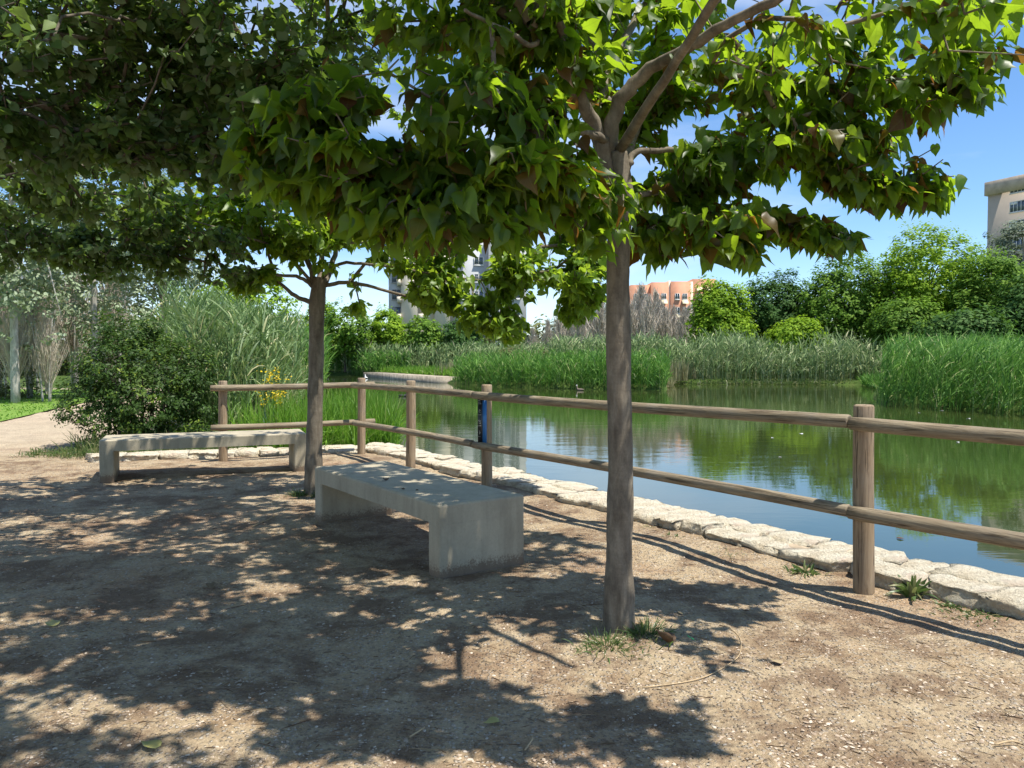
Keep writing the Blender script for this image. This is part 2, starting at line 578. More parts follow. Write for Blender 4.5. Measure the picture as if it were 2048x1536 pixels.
M['weed'] = leaf_mat('weed_leaf', [(0.0, (0.055, 0.10, 0.025)), (0.6, (0.10, 0.16, 0.045)), (1.0, (0.28, 0.25, 0.12))], (0.18, 0.32, 0.06), tmix=0.3)
M['yellow'] = leaf_mat('yellow_petals', [(0.0, (0.75, 0.50, 0.01)), (1.0, (0.85, 0.68, 0.02))], (0.9, 0.7, 0.02), tmix=0.3)
M['iris'] = leaf_mat('blue_green_blade', [(0.0, (0.10, 0.17, 0.13)), (1.0, (0.16, 0.25, 0.19))], (0.2, 0.34, 0.18), tmix=0.25)
M['dead_leaf'] = leaf_mat('dead_leaf', [(0.0, (0.10, 0.055, 0.03)), (0.5, (0.20, 0.13, 0.07)), (1.0, (0.40, 0.31, 0.18))], (0.3, 0.18, 0.08), tmix=0.15, rough=0.7)
M['fallen_leaf'] = leaf_mat('fallen_yellow_leaf', [(0.0, (0.42, 0.40, 0.10)), (1.0, (0.55, 0.50, 0.20))], (0.5, 0.5, 0.1), tmix=0.2)
M['pebble'] = leaf_mat('pebbles', [(0.0, (0.24, 0.175, 0.125)), (0.6, (0.42, 0.335, 0.25)), (1.0, (0.56, 0.48, 0.385))], (0.3, 0.3, 0.3), tmix=0.0, rough=0.9, spec=0.2)
M['black'] = flat_mat('black_enamel', (0.012, 0.013, 0.016), 0.35, 0.5)
M['blue'] = flat_mat('blue_enamel', (0.03, 0.16, 0.42), 0.4, 0.5)
M['white'] = flat_mat('white_marks', (0.62, 0.62, 0.60), 0.5, 0.3)
M['green_plastic'] = flat_mat('green_plastic', (0.02, 0.45, 0.12), 0.4, 0.5)
M['dry_stem'] = flat_mat('dry_stem', (0.46, 0.34, 0.20), 0.8, 0.2, 0.2, 20)
M['coot'] = flat_mat('dark_feathers', (0.022, 0.022, 0.024), 0.6, 0.3, 0.3, 30)
M['duck_body'] = flat_mat('brown_feathers', (0.17, 0.13, 0.10), 0.7, 0.3, 0.35, 30)
M['bird_white'] = flat_mat('white_feathers', (0.75, 0.74, 0.70), 0.7, 0.3, 0.1, 30)
M['bill'] = flat_mat('pale_bill', (0.7, 0.6, 0.45), 0.5, 0.4)
M['wall_beige'] = flat_mat('beige_render', (0.52, 0.44, 0.355), 0.9, 0.2, 0.08, 0.4)
M['wall_cornice'] = flat_mat('cornice_stone', (0.46, 0.38, 0.295), 0.9, 0.2, 0.2, 0.8)
M['wall_cream'] = flat_mat('cream_render', (0.60, 0.54, 0.43), 0.9, 0.2, 0.08, 0.3)
M['wall_grey_and_shaded'] = flat_mat('grey_and_shaded_render', (0.40, 0.41, 0.41), 0.9, 0.2, 0.08, 0.3)  # grey of the left block; also shade put into the right blocks' colour
M['wall_orange'] = flat_mat('orange_brick', (0.54, 0.27, 0.17), 0.9, 0.2, 0.14, 0.5)
M['awning'] = flat_mat('cream_awning', (0.70, 0.62, 0.42), 0.8, 0.2)
M['white_frame'] = flat_mat('white_frame', (0.70, 0.70, 0.68), 0.5, 0.4)
M['pane'] = glass_mat('window_pane', (0.10, 0.13, 0.16))
M['shutter'] = flat_mat('grey_shutter', (0.28, 0.28, 0.28), 0.7, 0.3)

# ================================================================== the lie of the land
N_R = np.array([0.835, 0.550])              # outward normal of the right-hand fence line
K_R = 4.325
C0 = np.array([-2.2, 11.2])                 # corner post
D_R = np.array([0.550, -0.835])             # along the right-hand fence, towards the camera
N_L = np.array([-0.287, 0.958])
D_L = np.array([-0.958, -0.287])            # along the left-hand fence
WATER_Z = -0.35
cornK = np.linalg.solve(np.array([N_R, N_L]), np.array([4.80, N_L @ C0 + 0.52]))
W = lambda px, py: G(px, py, WATER_Z)[:2]
pond = [cornK, cornK + D_R * 26, (60, -6), (60, 20),
        W(2300, 845), W(2048, 829), W(1900, 817), W(1752, 806),
        (W(1745, 795)), W(1752, 778), W(1740, 770), W(1500, 769), W(1336, 768), W(1334, 781), W(1180, 779), W(1000, 774), W(905, 768),
        W(895, 766), W(745, 754), W(735, 752), W(640, 750.5),
        (-9.5, 38), (-5.2, 24), (-3.6, 17), (-3.05, 13.2), cornK + D_L * 1.25 + N_L * 0.35]
pond = np.array([np.asarray(p, float)[:2] for p in pond])


def poly_sd(pts, poly):
    """signed distance, negative inside"""
    x, y = pts[:, 0], pts[:, 1]
    inside = np.zeros(len(pts), bool)
    dist = np.full(len(pts), 1e9)
    n = len(poly)
    for i in range(n):
        a, b = poly[i], poly[(i + 1) % n]
        cond = ((a[1] > y) != (b[1] > y))
        with np.errstate(divide='ignore', invalid='ignore'):
            xi = (b[0] - a[0]) * (y - a[1]) / (b[1] - a[1] + 1e-12) + a[0]
        inside ^= cond & (x < xi)
        ab = b - a
        t = np.clip(((pts - a) @ ab) / (ab @ ab), 0, 1)
        dist = np.minimum(dist, np.linalg.norm(pts - (a + t[:, None] * ab), axis=1))
    return np.where(inside, -dist, dist)


def spaced(lo, mid0, mid1, hi, step, grow=1.045):
    v = list(np.arange(mid0, mid1 + 1e-6, step))
    s = step
    a = [mid0]
    while a[-1] > lo:
        s *= grow
        a.append(a[-1] - s)
    s = step
    b = [v[-1]]
    while b[-1] < hi:
        s *= grow
        b.append(b[-1] + s)
    return np.array(a[:0:-1] + v + b[1:])


xs = spaced(-700, -8.5, 6.0, 700, 0.13)
ys = spaced(-60, 1.2, 16.5, 900, 0.13)
X, Y = np.meshgrid(xs, ys)
pts = np.stack([X.ravel(), Y.ravel()], 1)
sd = poly_sd(pts, pond)
near_edge = (pts @ N_R < 6.3) & (pts[:, 1] < 12.6) & (pts[:, 0] > -3.4)
und = 0.012 * np.sin(pts[:, 0] * 2.1 + 1.3 * np.sin(pts[:, 1] * 1.7)) + 0.010 * np.sin(pts[:, 1] * 3.3 + pts[:, 0] * 1.1)
und = und + rng.normal(0, 0.0035, len(pts))
steep = np.clip(-sd * 9, 0, 1)
soft = np.clip((0.35 - sd) / 1.1, 0, 1)
Z = np.where(near_edge, und - steep * 1.1, und * 1.0 - soft * 1.1)
Z = np.where(pts[:, 1] > 60, Z + np.clip((pts[:, 1] - 60) / 300, 0, 1) * 1.0, Z)
ny, nx = X.shape
idx = np.arange(nx * ny).reshape(ny, nx)
quads = np.stack([idx[:-1, :-1], idx[:-1, 1:], idx[1:, 1:], idx[1:, :-1]], -1).reshape(-1, 4)
lawn_line = (pts[:, 0] - (-11.3)) * (22.2 - 17.0) - (pts[:, 1] - 17.0) * (-13.0 + 11.3)     # negative: lawn side
behind_left = pts @ N_L > (C0 @ N_L + 0.55)
grassy = np.clip((pts[:, 1] - 20) / 4, 0, 1) * (pts[:, 0] > -9)
grassy = np.maximum(grassy, np.clip((pts[:, 1] - 34) / 4, 0, 1))
grassy = np.maximum(grassy, (pts[:, 0] > 8) * np.clip((pts[:, 1] - 16) / 4, 0, 1))
sandy = np.clip((-5.5 - pts[:, 0]) / 2.0, 0, 1) * np.clip((pts[:, 1] - 10.5) / 2.5, 0, 1)
g_me = mesh_np('ground', np.column_stack([pts, Z]), quads, 4, M['ground'], True, {'grassy': grassy, 'sandy': sandy * (1 - grassy)})
ground = tag(link('ground', g_me), 'packed reddish gravel earth of the pondside clearing', kind='structure')

wm = MB()
wm.add([(-80, 2.5, WATER_Z), (90, 2.5, WATER_Z), (90, 110, WATER_Z), (-80, 110, WATER_Z)], [(0, 1, 2, 3)])
wm.v[0] = np.array([(-45, 10.5, WATER_Z), (-2.2, 10.5, WATER_Z), (14, -14, WATER_Z), (90, -14, WATER_Z), (90, 110, WATER_Z), (-45, 110, WATER_Z)])
wm.l, wm.s = [0, 1, 2, 3, 4, 5], [6]
water = tag(wm.build('water', M['water']), 'calm green pond water reflecting trees and sky', kind='structure')

# lawn sheet on the left beyond the sandy path
lm = MB()
e = [(-9.3, 11.0), (-10.2, 14.0), (-11.3, 17.0), (-12.1, 19.6), (-13.0, 22.2), (-14.2, 27), (-16, 34), (-60, 40), (-60, 11)]
lawn_poly = np.array(e, float)
lm.add([(x, y, 0.03) for x, y in e], [tuple(range(len(e)))])
gsheet, n_, l_, o_ = new_mat('lawn_turf')
principled(n_, l_, o_, ramp(n_, l_, noise(n_, l_, coords(n_, l_), 6, 6), [(0.3, (0.09, 0.17, 0.022)), (0.7, (0.18, 0.28, 0.05))]), 0.9, 0.2)
lawn = tag(lm.build('lawn', gsheet), 'sunny green lawn beyond the sandy path', kind='structure')


# ================================================================== ribbon plants
def ribbons(name, base, dirv, length, width, droop, mat, segs=3, parent=None, rnd=None, facing=None, sway=0.0, build=True):
    """curved tapering blades; all arguments arrays of N"""
    base = np.asarray(base, float)
    N = len(base)
    dirv = np.asarray(dirv, float)
    dirv = dirv / np.linalg.norm(dirv, axis=1)[:, None]
    L = np.broadcast_to(np.asarray(length, float), (N,))
    Wd = np.broadcast_to(np.asarray(width, float), (N,))
    Dr = np.broadcast_to(np.asarray(droop, float), (N,))
    if facing is None:
        a = rng.uniform(0, 2 * math.pi, N)
        facing = np.stack([np.cos(a), np.sin(a), np.zeros(N)], 1)
    side = np.cross(dirv, facing)
    bad = np.linalg.norm(side, axis=1) < 1e-3
    side[bad] = (1, 0, 0)
    side /= np.linalg.norm(side, axis=1)[:, None]
    hor = dirv * np.array([1, 1, 0])
    vs = []
    for i in range(segs + 1):
        t = i / segs
        c = base + dirv * (L * t)[:, None] + np.array([0, 0, -1.0]) * (Dr * L * t * t)[:, None] + hor * (Dr * L * t * t * 0.35)[:, None]
        if i == segs:
            vs.append(c)
        else:
            w = Wd * (0.75 if i == 0 else (1.0 - 0.75 * max(0, t - 0.35)))
            vs.append(c - side * (w / 2)[:, None])
            vs.append(c + side * (w / 2)[:, None])
    V = np.stack(vs, 1)                        # N, 2*segs+1, 3
    k = 2 * segs + 1
    off = (np.arange(N) * k)[:, None]
    loops, sizes = [], []
    f = []
    for i in range(segs - 1):
        f += [2 * i, 2 * i + 1, 2 * i + 3, 2 * i + 2]
    f += [2 * segs - 2, 2 * segs - 1, 2 * segs]
    loops = (np.array(f)[None, :] + off).ravel()
    sizes = np.tile(np.array([4] * (segs - 1) + [3]), N)
    if rnd is None:
        rnd = rng.uniform(0, 1, N)
    data = (V.reshape(-1, 3), loops, sizes, np.repeat(rnd, k))
    if not build:
        return data
    me = mesh_np(name, data[0], data[1], data[2], mat, True, {'rnd': data[3]})
    return link(name, me, parent)


def join_data(parts):
    v, l, s, r, n = [], [], [], [], 0
    for d in parts:
        v.append(d[0])
        l.append(d[1] + n)
        s.append(d[2])
        r.append(d[3])
        n += len(d[0])
    return np.concatenate(v), np.concatenate(l), np.concatenate(s), np.concatenate(r)


def rand_in_poly(poly, n):
    poly = np.asarray(poly, float)
    lo, hi = poly.min(0), poly.max(0)
    out = np.zeros((0, 2))
    while len(out) < n:
        p = rng.uniform(lo, hi, (n * 2, 2))
        out = np.vstack([out, p[poly_sd(p, poly) < 0]])
    return out[:n]


def updir(N, lean, wind=(0, 0)):
    a = rng.uniform(0, 2 * math.pi, N)
    r = np.abs(rng.normal(0, lean, N))
    return np.stack([np.cos(a) * r + wind[0], np.sin(a) * r + wind[1], np.ones(N)], 1)


def grass_patch(name, poly, n, h, w, droop, mat, label, z=0.0, lean=0.25, wind=(0, 0), segs=3, cat='grass', clump=0, hfun=None):
    p = rand_in_poly(poly, n)
    if clump:
        c = rand_in_poly(poly, clump)
        p = c[rng.integers(0, clump, n)] + rng.normal(0, 0.09, (n, 2))
    H = rng.uniform(h[0], h[1], n)
    if hfun is not None:
        H = H * hfun(p)
    o = ribbons(name, np.column_stack([p, np.full(n, z)]), updir(n, lean, wind), H, rng.uniform(w[0], w[1], n), rng.uniform(droop[0], droop[1], n), mat, segs)
    return tag(o, label, cat, kind='stuff')


def reed_bed(name, poly, n_stalk, h, leaf_l, leaf_w, mat, label, z=-0.35, wind=(0.0, 0.0), per=7, hfun=None, low=0.25, stalk_w=0.02, segs=3):
    p = rand_in_poly(poly, n_stalk)
    H = rng.uniform(h[0], h[1], n_stalk)
    if hfun is not None:
        H = H * hfun(p)
    d = updir(n_stalk, 0.07, (wind[0] * 0.3, wind[1] * 0.3))
    d /= np.linalg.norm(d, axis=1)[:, None]
    base = np.column_stack([p, np.full(n_stalk, z)])
    st = ribbons('', base, d, H, stalk_w, 0.03, mat, 2, rnd=rng.uniform(0.5, 1.0, n_stalk), build=False)
    parts = [st]
    for k in range(per):
        t = rng.uniform(low, 1.0, n_stalk)
        b = base + d * (H * t)[:, None]
        a = rng.uniform(0, 2 * math.pi, n_stalk)
        out = rng.uniform(0.25, 0.75, n_stalk)
        dd = np.stack([np.cos(a) * out + wind[0], np.sin(a) * out + wind[1], np.ones(n_stalk)], 1)
        parts.append(ribbons('', b, dd, rng.uniform(leaf_l[0], leaf_l[1], n_stalk), rng.uniform(leaf_w[0], leaf_w[1], n_stalk),
                             rng.uniform(0.05, 0.75, n_stalk), mat, segs, build=False))
    v, l, s, r = join_data(parts)
    me = mesh_np(name, v, l, s, mat, True, {'rnd': r})
    return tag(link(name, me), label, 'reeds', kind='stuff')


# ================================================================== fence
def pole(name, length, r0, r1, mat, parent, loc, direction, top_bevel=0.012, wob=0.006, k=20, n=14):
    m = MB()
    zs = list(np.linspace(0, length - top_bevel, n)) + [length - top_bevel * 0.3, length]
    rr = []
    ph = rng.uniform(0, 6.28, 4)
    a = np.linspace(0, 2 * math.pi, k, endpoint=False)
    for z in zs:
        t = z / length
        r = r0 + (r1 - r0) * t
        if z > length - top_bevel * 0.2:
            r -= top_bevel
        elif z > length - top_bevel * 0.9:
            r -= top_bevel * 0.35
        if z == 0:
            r -= 0.004
        ov = 1 + 0.025 * np.sin(2 * a + ph[0]) + 0.015 * np.sin(3 * a + ph[1] + 2 * t)
        cx = wob * math.sin(3.1 * t + ph[2])
        cy = wob * math.sin(2.3 * t + ph[3])
        rr.append(np.stack([cx + np.cos(a) * r * ov, cy + np.sin(a) * r * ov, np.full(k, z)], 1))
    m.rings(rr)
    o = m.build(name, mat, parent, True)
    q = Vector(direction).to_track_quat('Z', 'X')
    o.rotation_euler = q.to_euler()
    o.location = loc
    me = o.data
    me.polygons[len(me.polygons) - 1].use_smooth = False
    me.polygons[len(me.polygons) - 2].use_smooth = False
    return o


fence = empty('wooden_fence', (C0[0], C0[1], 0), 'weathered round-pole post and rail fence along the pond edge', 'fence')
posts = [G(447, 921), G(722, 910), G(822, 936), G(981, 976), G(1246, 1047), G(1720, 1181)]
last = np.array([*(posts[-1][:2] + D_R * 2.25), 0])
fl = np.array([C0[0], C0[1], 0])


def on_line(p):
    """drop a post onto the straight right-hand line"""
    q = p[:2] + N_R * (K_R - p[:2] @ N_R)
    return np.array([q[0], q[1], 0])


posts = [posts[0]] + [on_line(p) for p in posts[1:]] + [on_line(last)]
for i, p in enumerate(posts):
    hgt = 1.125 if i else 1.10
    pole('post', hgt + 0.1, 0.061, 0.058, M['post'], fence, Vector((p[0], p[1], -0.1)) - fence.location, (rng.normal(0, 0.006), rng.normal(0, 0.006), 1))
off = np.array([*(-N_R * 0.098), 0])


def rail(a, b, r0=0.043, r1=0.040):
    a, b = np.asarray(a, float), np.asarray(b, float)
    pole('rail', float(np.linalg.norm(b - a)), r0, r1, M['rail'], fence, Vector(a) - fence.location, b - a, 0.008, 0.012, 16, 26)


dr3 = np.array([D_R[0], D_R[1], 0])
for z, zl in ((1.015, 1.02), (0.475, 0.49)):
    s = posts[1] + off + np.array([0, 0, z]) - dr3 * 0.16
    e1 = posts[3] + off + np.array([0, 0, z]) - dr3 * 0.115
    e2 = posts[5] + off + np.array([0, 0, z + 0.005]) - dr3 * 0.03
    e3 = posts[6] + off + np.array([0, 0, z]) + dr3 * 0.2
    rail(s, e1 - dr3 * 0.002)
    rail(e1 + dr3 * 0.002, e2 - dr3 * 0.003)
    rail(e2 + dr3 * 0.003, e3)
    ls = posts[0] + np.array([D_L[0] * 0.12, D_L[1] * 0.12 - 0.105, z])
    le = posts[1] + np.array([0.17, 0.125, z])
    rail(ls, le, 0.043, 0.040)

# narrow black and blue marker plate on the fourth post
sp = posts[3]
sg = empty('marker_sign', (sp[0] - 0.040, sp[1] - 0.070, 0.50), 'narrow black and blue marker plate with white symbols on the post behind near bench', 'sign', rz=RAD(-6))
m = MB()
m.box((-0.050, -0.004, 0), (0.0, 0.004, 0.47))
m.build('black_plate', M['black'], sg)
m = MB()
Mx = np.eye(4)
a_ = RAD(12)
Mx[:3, :3] = [[math.cos(a_), -math.sin(a_), 0], [math.sin(a_), math.cos(a_), 0], [0, 0, 1]]
m.box((0.001, -0.004, -0.012), (0.045, 0.004, 0.47), Mx)
m.build('blue_plate', M['blue'], sg)
for z, w in ((0.455, 0.026), (0.438, 0.026), (0.42, 0.034), (0.302, 0.034), (0.185, 0.034), (0.07, 0.024)):
    m = MB()
    m.box((-0.046, -0.0058, z), (-0.046 + w, -0.004, z + 0.003))
    m.build('white_line', M['white'], sg)
symbols = [MB(), MB(), MB()]
for (xa, za, xb, zb) in ((-0.038, 0.34, -0.03, 0.36), (-0.03, 0.36, -0.02, 0.345), (-0.035, 0.335, -0.022, 0.33),
                         (-0.044, 0.235, -0.036, 0.25), (-0.036, 0.25, -0.028, 0.225), (-0.028, 0.225, -0.018, 0.245), (-0.04, 0.215, -0.022, 0.205), (-0.022, 0.205, -0.02, 0.225),
                         (-0.03, 0.135, -0.027, 0.115), (-0.027, 0.115, -0.034, 0.1), (-0.026, 0.12, -0.022, 0.105), (-0.034, 0.1, -0.028, 0.095)):
    m = symbols[0 if za > 0.3 else (1 if za > 0.2 else 2)]
    d_ = np.array([xb - xa, 0, zb - za])
    nrm = np.array([-d_[2], 0, d_[0]]) / np.linalg.norm(d_) * 0.0015
    A, B = np.array([xa, -0.0055, za]), np.array([xb, -0.0055, zb])
    m.add([A - nrm, B - nrm, B + nrm, A + nrm], [(0, 1, 2, 3)])
for m in symbols:
    m.build('white_symbol', M['white'], sg)


# ================================================================== stone edging
def stone_mesh(lx, ly, lz, seed):
    r = np.random.default_rng(seed)
    n = 6
    # cube sphere
    g = np.linspace(-1, 1, n + 1)
    verts, faces = {}, []

    def vid(p):
        key = tuple(np.round(p, 4))
        if key not in verts:
            verts[key] = len(verts)
        return verts[key]
    for ax in range(3):
        for s in (-1, 1):
            for i in range(n):
                for j in range(n):
                    q = []
                    for (a, b) in ((i, j), (i + 1, j), (i + 1, j + 1), (i, j + 1)):
                        p = np.zeros(3)
                        p[ax] = s
                        p[(ax + 1) % 3] = g[a]
                        p[(ax + 2) % 3] = g[b]
                        q.append(vid(p))
                    faces.append(q if s > 0 else q[::-1])
    V = np.array(list(verts.keys()))
    nn = V / np.linalg.norm(V, axis=1)[:, None]
    V = V * 0.74 + nn * 0.36
    V = V / np.abs(V).max()
    V += 0.09 * np.sin(V[:, [1, 2, 0]] * r.uniform(2.5, 4.5) + r.uniform(0, 6, 3)) + 0.06 * np.sin(V[:, [2, 0, 1]] * r.uniform(6, 9) + r.uniform(0, 6, 3))
    V += r.normal(0, 0.035, V.shape)
    V[:, 2] += 0.10 * r.normal() * V[:, 0] + 0.10 * r.normal() * V[:, 1]
    V[:, 0] += 0.22 * r.normal() * V[:, 1]
    V[:, 2] = np.where(V[:, 2] > 0.55, 0.55 + (V[:, 2] - 0.55) * 0.35, V[:, 2])
    # chipped front lip
    V[:, 2] -= 0.25 * np.clip(r.normal(0, 0.6, len(V)), 0, 1) * (np.abs(V[:, 1]) > 0.8)
    return V * np.array([lx, ly, lz]) / 2, faces


edging = empty('stone_edging', (cornK[0], cornK[1], 0), 'low edging of rough pale limestone blocks between the fence and the water', 'edging')
core = MB()


def strip(a, b, n_in, n_out, nrm, z0, z1):
    a, b = np.asarray(a, float), np.asarray(b, float)
    v = []
    for z in (z0, z1):
        for p, o in ((a, n_in), (b, n_in), (b, n_out), (a, n_out)):
            v.append((p[0] + nrm[0] * o - cornK[0], p[1] + nrm[1] * o - cornK[1], z))
    core.add(v, [(0, 3, 2, 1), (4, 5, 6, 7), (0, 1, 5, 4), (1, 2, 6, 5), (2, 3, 7, 6), (3, 0, 4, 7)])


cr = cornK - N_R * 0.0
strip(cr - D_R * 0.12, cr + D_R * 20, -0.15, 0.19, N_R, -1.0, 0.058)
strip(cr + D_L * 0.05, cr + D_L * 3.75, -0.14, 0.16, N_L, -1.0, 0.055)
core.build('mortar_bed', M['mortar'], edging)
seed = 100
for (dvec, nvec, length, rows) in ((D_R, N_R, 9.9, ((-0.125, 0.0), (0.115, 0.0))), (D_L, N_L, 3.6, ((-0.12, 0.14), (0.11, 0.05)))):
    for row, start in rows:
        s = start - 0.1
        while s < length:
            lx = rng.uniform(0.22, 0.55)
            ly = rng.uniform(0.26, 0.36)
            lz = rng.uniform(0.12, 0.185)
            seed += 1
            V, Fc = stone_mesh(lx * 1.06, ly, lz, seed)
            ang = math.atan2(dvec[1], dvec[0]) + rng.normal(0, 0.07)
            c_, s_ = math.cos(ang), math.sin(ang)
            V = V @ np.array([[c_, s_, 0], [-s_, c_, 0], [0, 0, 1]])
            ctr = dvec * (s + lx / 2) + nvec * (row + rng.normal(0, 0.012))
            m = MB()
            m.add(V, Fc)
            m.build('stone', M['stone'], edging, True, (ctr[0], ctr[1], 0.025 + rng.normal(0, 0.008)))
            s += lx * 0.99

# straight stone quay across the water
qa, qb = W(742, 753.5), W(897, 766.0)
quay = MB()
dq = (qb - qa) / np.linalg.norm(qb - qa)
nq = np.array([-dq[1], dq[0]])
L_ = np.linalg.norm(qb - qa)
s = 0
v = []
for z in (-0.8, 0.10):
    for p, o in ((0, -0.75), (L_, -0.75), (L_, 0.9), (0, 0.9)):
        q = qa + dq * p + nq * o
        v.append((q[0], q[1], z))
quay.add(v, [(0, 3, 2, 1), (4, 5, 6, 7), (0, 1, 5, 4), (1, 2, 6, 5), (2, 3, 7, 6), (3, 0, 4, 7)])
tag(quay.build('stone_quay', M['quay_stone']), 'straight pale stone quay edge on the far side of the pond', 'quay')


# ================================================================== benches
def rrect(cx, cy, hx, hy, r, z, k=5, inset=0.0):
    hx, hy = hx - inset, hy - inset
    r = max(r - inset * 0.5, 0.002)
    out = []
    for (sx, sy, a0) in ((1, 1, 0), (-1, 1, 90), (-1, -1, 180), (1, -1, 270)):
        for i in range(k):
            a = RAD(a0 + 90 * i / (k - 1))
            out.append((cx + sx * (hx - r) + math.cos(a) * r, cy + sy * (hy - r) + math.sin(a) * r, z))
    return np.array(out)


def bench(loc, ang, length, width, height, label, th=0.13, leg=0.15):
    b = empty('concrete_bench', loc, label, 'bench', 'concrete benches by the pond', ang)
    m = MB()
    rr = [rrect(0, 0, length / 2, width / 2, 0.018, height - th)]
    for dz, ins in ((0.016, 0.0), (0.009, 0.0025), (0.004, 0.007), (0.0, 0.016)):
        rr.append(rrect(0, 0, length / 2, width / 2, 0.018, height - dz, inset=ins))
    m.rings(rr)
    m.build('seat', M['concrete'], b)
    for s in (-1, 1):
        m = MB()
        cx = s * (length / 2 - leg / 2)
        m.rings([rrect(cx, 0, leg / 2, width / 2, 0.018, -0.06), rrect(cx, 0, leg / 2, width / 2, 0.018, height - th - 0.0005)])
        m.build('leg', M['concrete'], b)
    for o in b.children:
        for p in o.data.polygons:
            p.use_smooth = False
    return b


b1c = np.array([-0.46, 4.84]) + 0.5 * 0.67 * np.array([0.816, 0.578]) + 0.5 * 2.15 * np.array([-0.578, 0.816])
bench1 = bench((b1c[0], b1c[1], 0), math.atan2(0.816, -0.578), 2.15, 0.67, 0.475, 'near grey concrete slab bench seen end-on, between the two tree trunks')
b2c = np.array([-4.70, 8.72]) + 0.5 * 2.3 * np.array([0.927, 0.375]) + 0.5 * 0.66 * np.array([-0.375, 0.927])
bench2 = bench((b2c[0], b2c[1], 0), math.atan2(0.375, 0.927), 2.3, 0.66, 0.475, 'farther grey concrete slab bench seen lengthwise in front of the dark bush')


# ================================================================== tree machinery
def frustums(A, B, ra, rb, k=5):
    A, B = np.asarray(A), np.asarray(B)
    N = len(A)
    t = B - A
    t /= np.linalg.norm(t, axis=1)[:, None] + 1e-9
    ref = np.where(np.abs(t[:, 2:3]) > 0.8, np.array([[1.0, 0, 0]]), np.array([[0, 0, 1.0]]))
    x = np.cross(t, ref)
    x /= np.linalg.norm(x, axis=1)[:, None] + 1e-9
    y = np.cross(t, x)
    a = np.linspace(0, 2 * math.pi, k, endpoint=False)
    ring = np.cos(a)[None, :, None] * x[:, None, :] + np.sin(a)[None, :, None] * y[:, None, :]
    V = np.concatenate([A[:, None, :] + ring * np.asarray(ra)[:, None, None], B[:, None, :] + ring * np.asarray(rb)[:, None, None]], 1)
    f = []
    for j in range(k):
        j2 = (j + 1) % k
        f += [j, j2, k + j2, k + j]
    loops = (np.array(f)[None, :] + (np.arange(N) * 2 * k)[:, None]).ravel()
    return V.reshape(-1, 3), loops


from mathutils import noise as mnoise


def blob_points(blobs, n_scale=1.0, fq=2.4, thr=-0.04):
    out = []
    for bl in blobs:
        c, r, n = bl[:3]
        th_ = bl[3] if len(bl) > 3 else thr
        n = int(n * n_scale)
        q = rng.normal(0, 1, (n, 3))
        q /= np.linalg.norm(q, axis=1)[:, None]
        q *= rng.uniform(0, 1, n)[:, None] ** (1 / 2.6)
        q = np.asarray(c) + q * np.asarray(r)
        keep = [mnoise.noise(Vector(p) * fq) + 0.5 * mnoise.noise(Vector(p) * fq * 2.3) > th_ for p in q]
        out.append(q[np.array(keep)])
    return np.vstack(out)


def grow(limbs, attractors, step=0.16, sag=0.06, tip=0.0028, pathw=0.25):
    """limbs: polylines already dense. Returns arrays of node pos, parent, is_limb, tips"""
    pos, par, pl, limb = [], [], [], []
    for li in limbs:
        acc = 0
        for i, p in enumerate(li):
            if i:
                acc += np.linalg.norm(p - li[i - 1])
            pos.append(p)
            par.append(len(pos) - 2 if i else -1)
            pl.append(acc)
            limb.append(True)
    P0 = np.array(pos)
    d0 = np.array([np.min(np.linalg.norm(P0 - a, axis=1)) for a in attractors])
    order = np.argsort(d0)
    cap = len(pos) + len(attractors) * 12 + 100
    arr = np.zeros((cap, 3))
    arr[:len(pos)] = P0
    plA = np.zeros(cap)
    plA[:len(pos)] = pl
    n = len(pos)
    tips = []
    for ai in order:
        a = attractors[ai]
        d = np.linalg.norm(arr[:n] - a, axis=1)
        c = d + pathw * plA[:n]
        j = int(np.argmin(c))
        dist = d[j]
        k = max(1, int(dist / step))
        prev = j
        for q in range(1, k + 1):
            t = q / k
            if n >= cap:
                break
            w = arr[j] * (1 - t) + a * t
            w = w + np.array([0, 0, sag * dist * 4 * t * (1 - t)])
            if q < k:
                w = w + rng.normal(0, 0.018, 3)
            arr[n] = w
            plA[n] = plA[prev] + np.linalg.norm(w - arr[prev])
            par.append(prev)
            limb.append(False)
            prev = n
            n += 1
        tips.append(prev)
    par = np.array(par)
    rad = np.zeros(n)
    rad[tips] = tip
    acc = np.zeros(n)
    acc[tips] = tip ** 2.3
    for i in range(n - 1, -1, -1):
        if acc[i] == 0:
            acc[i] = tip ** 2.3
        if par[i] >= 0:
            acc[par[i]] += acc[i]
    rad = acc ** (1 / 2.3)
    return arr[:n], par, rad, np.array(limb), np.array(tips)


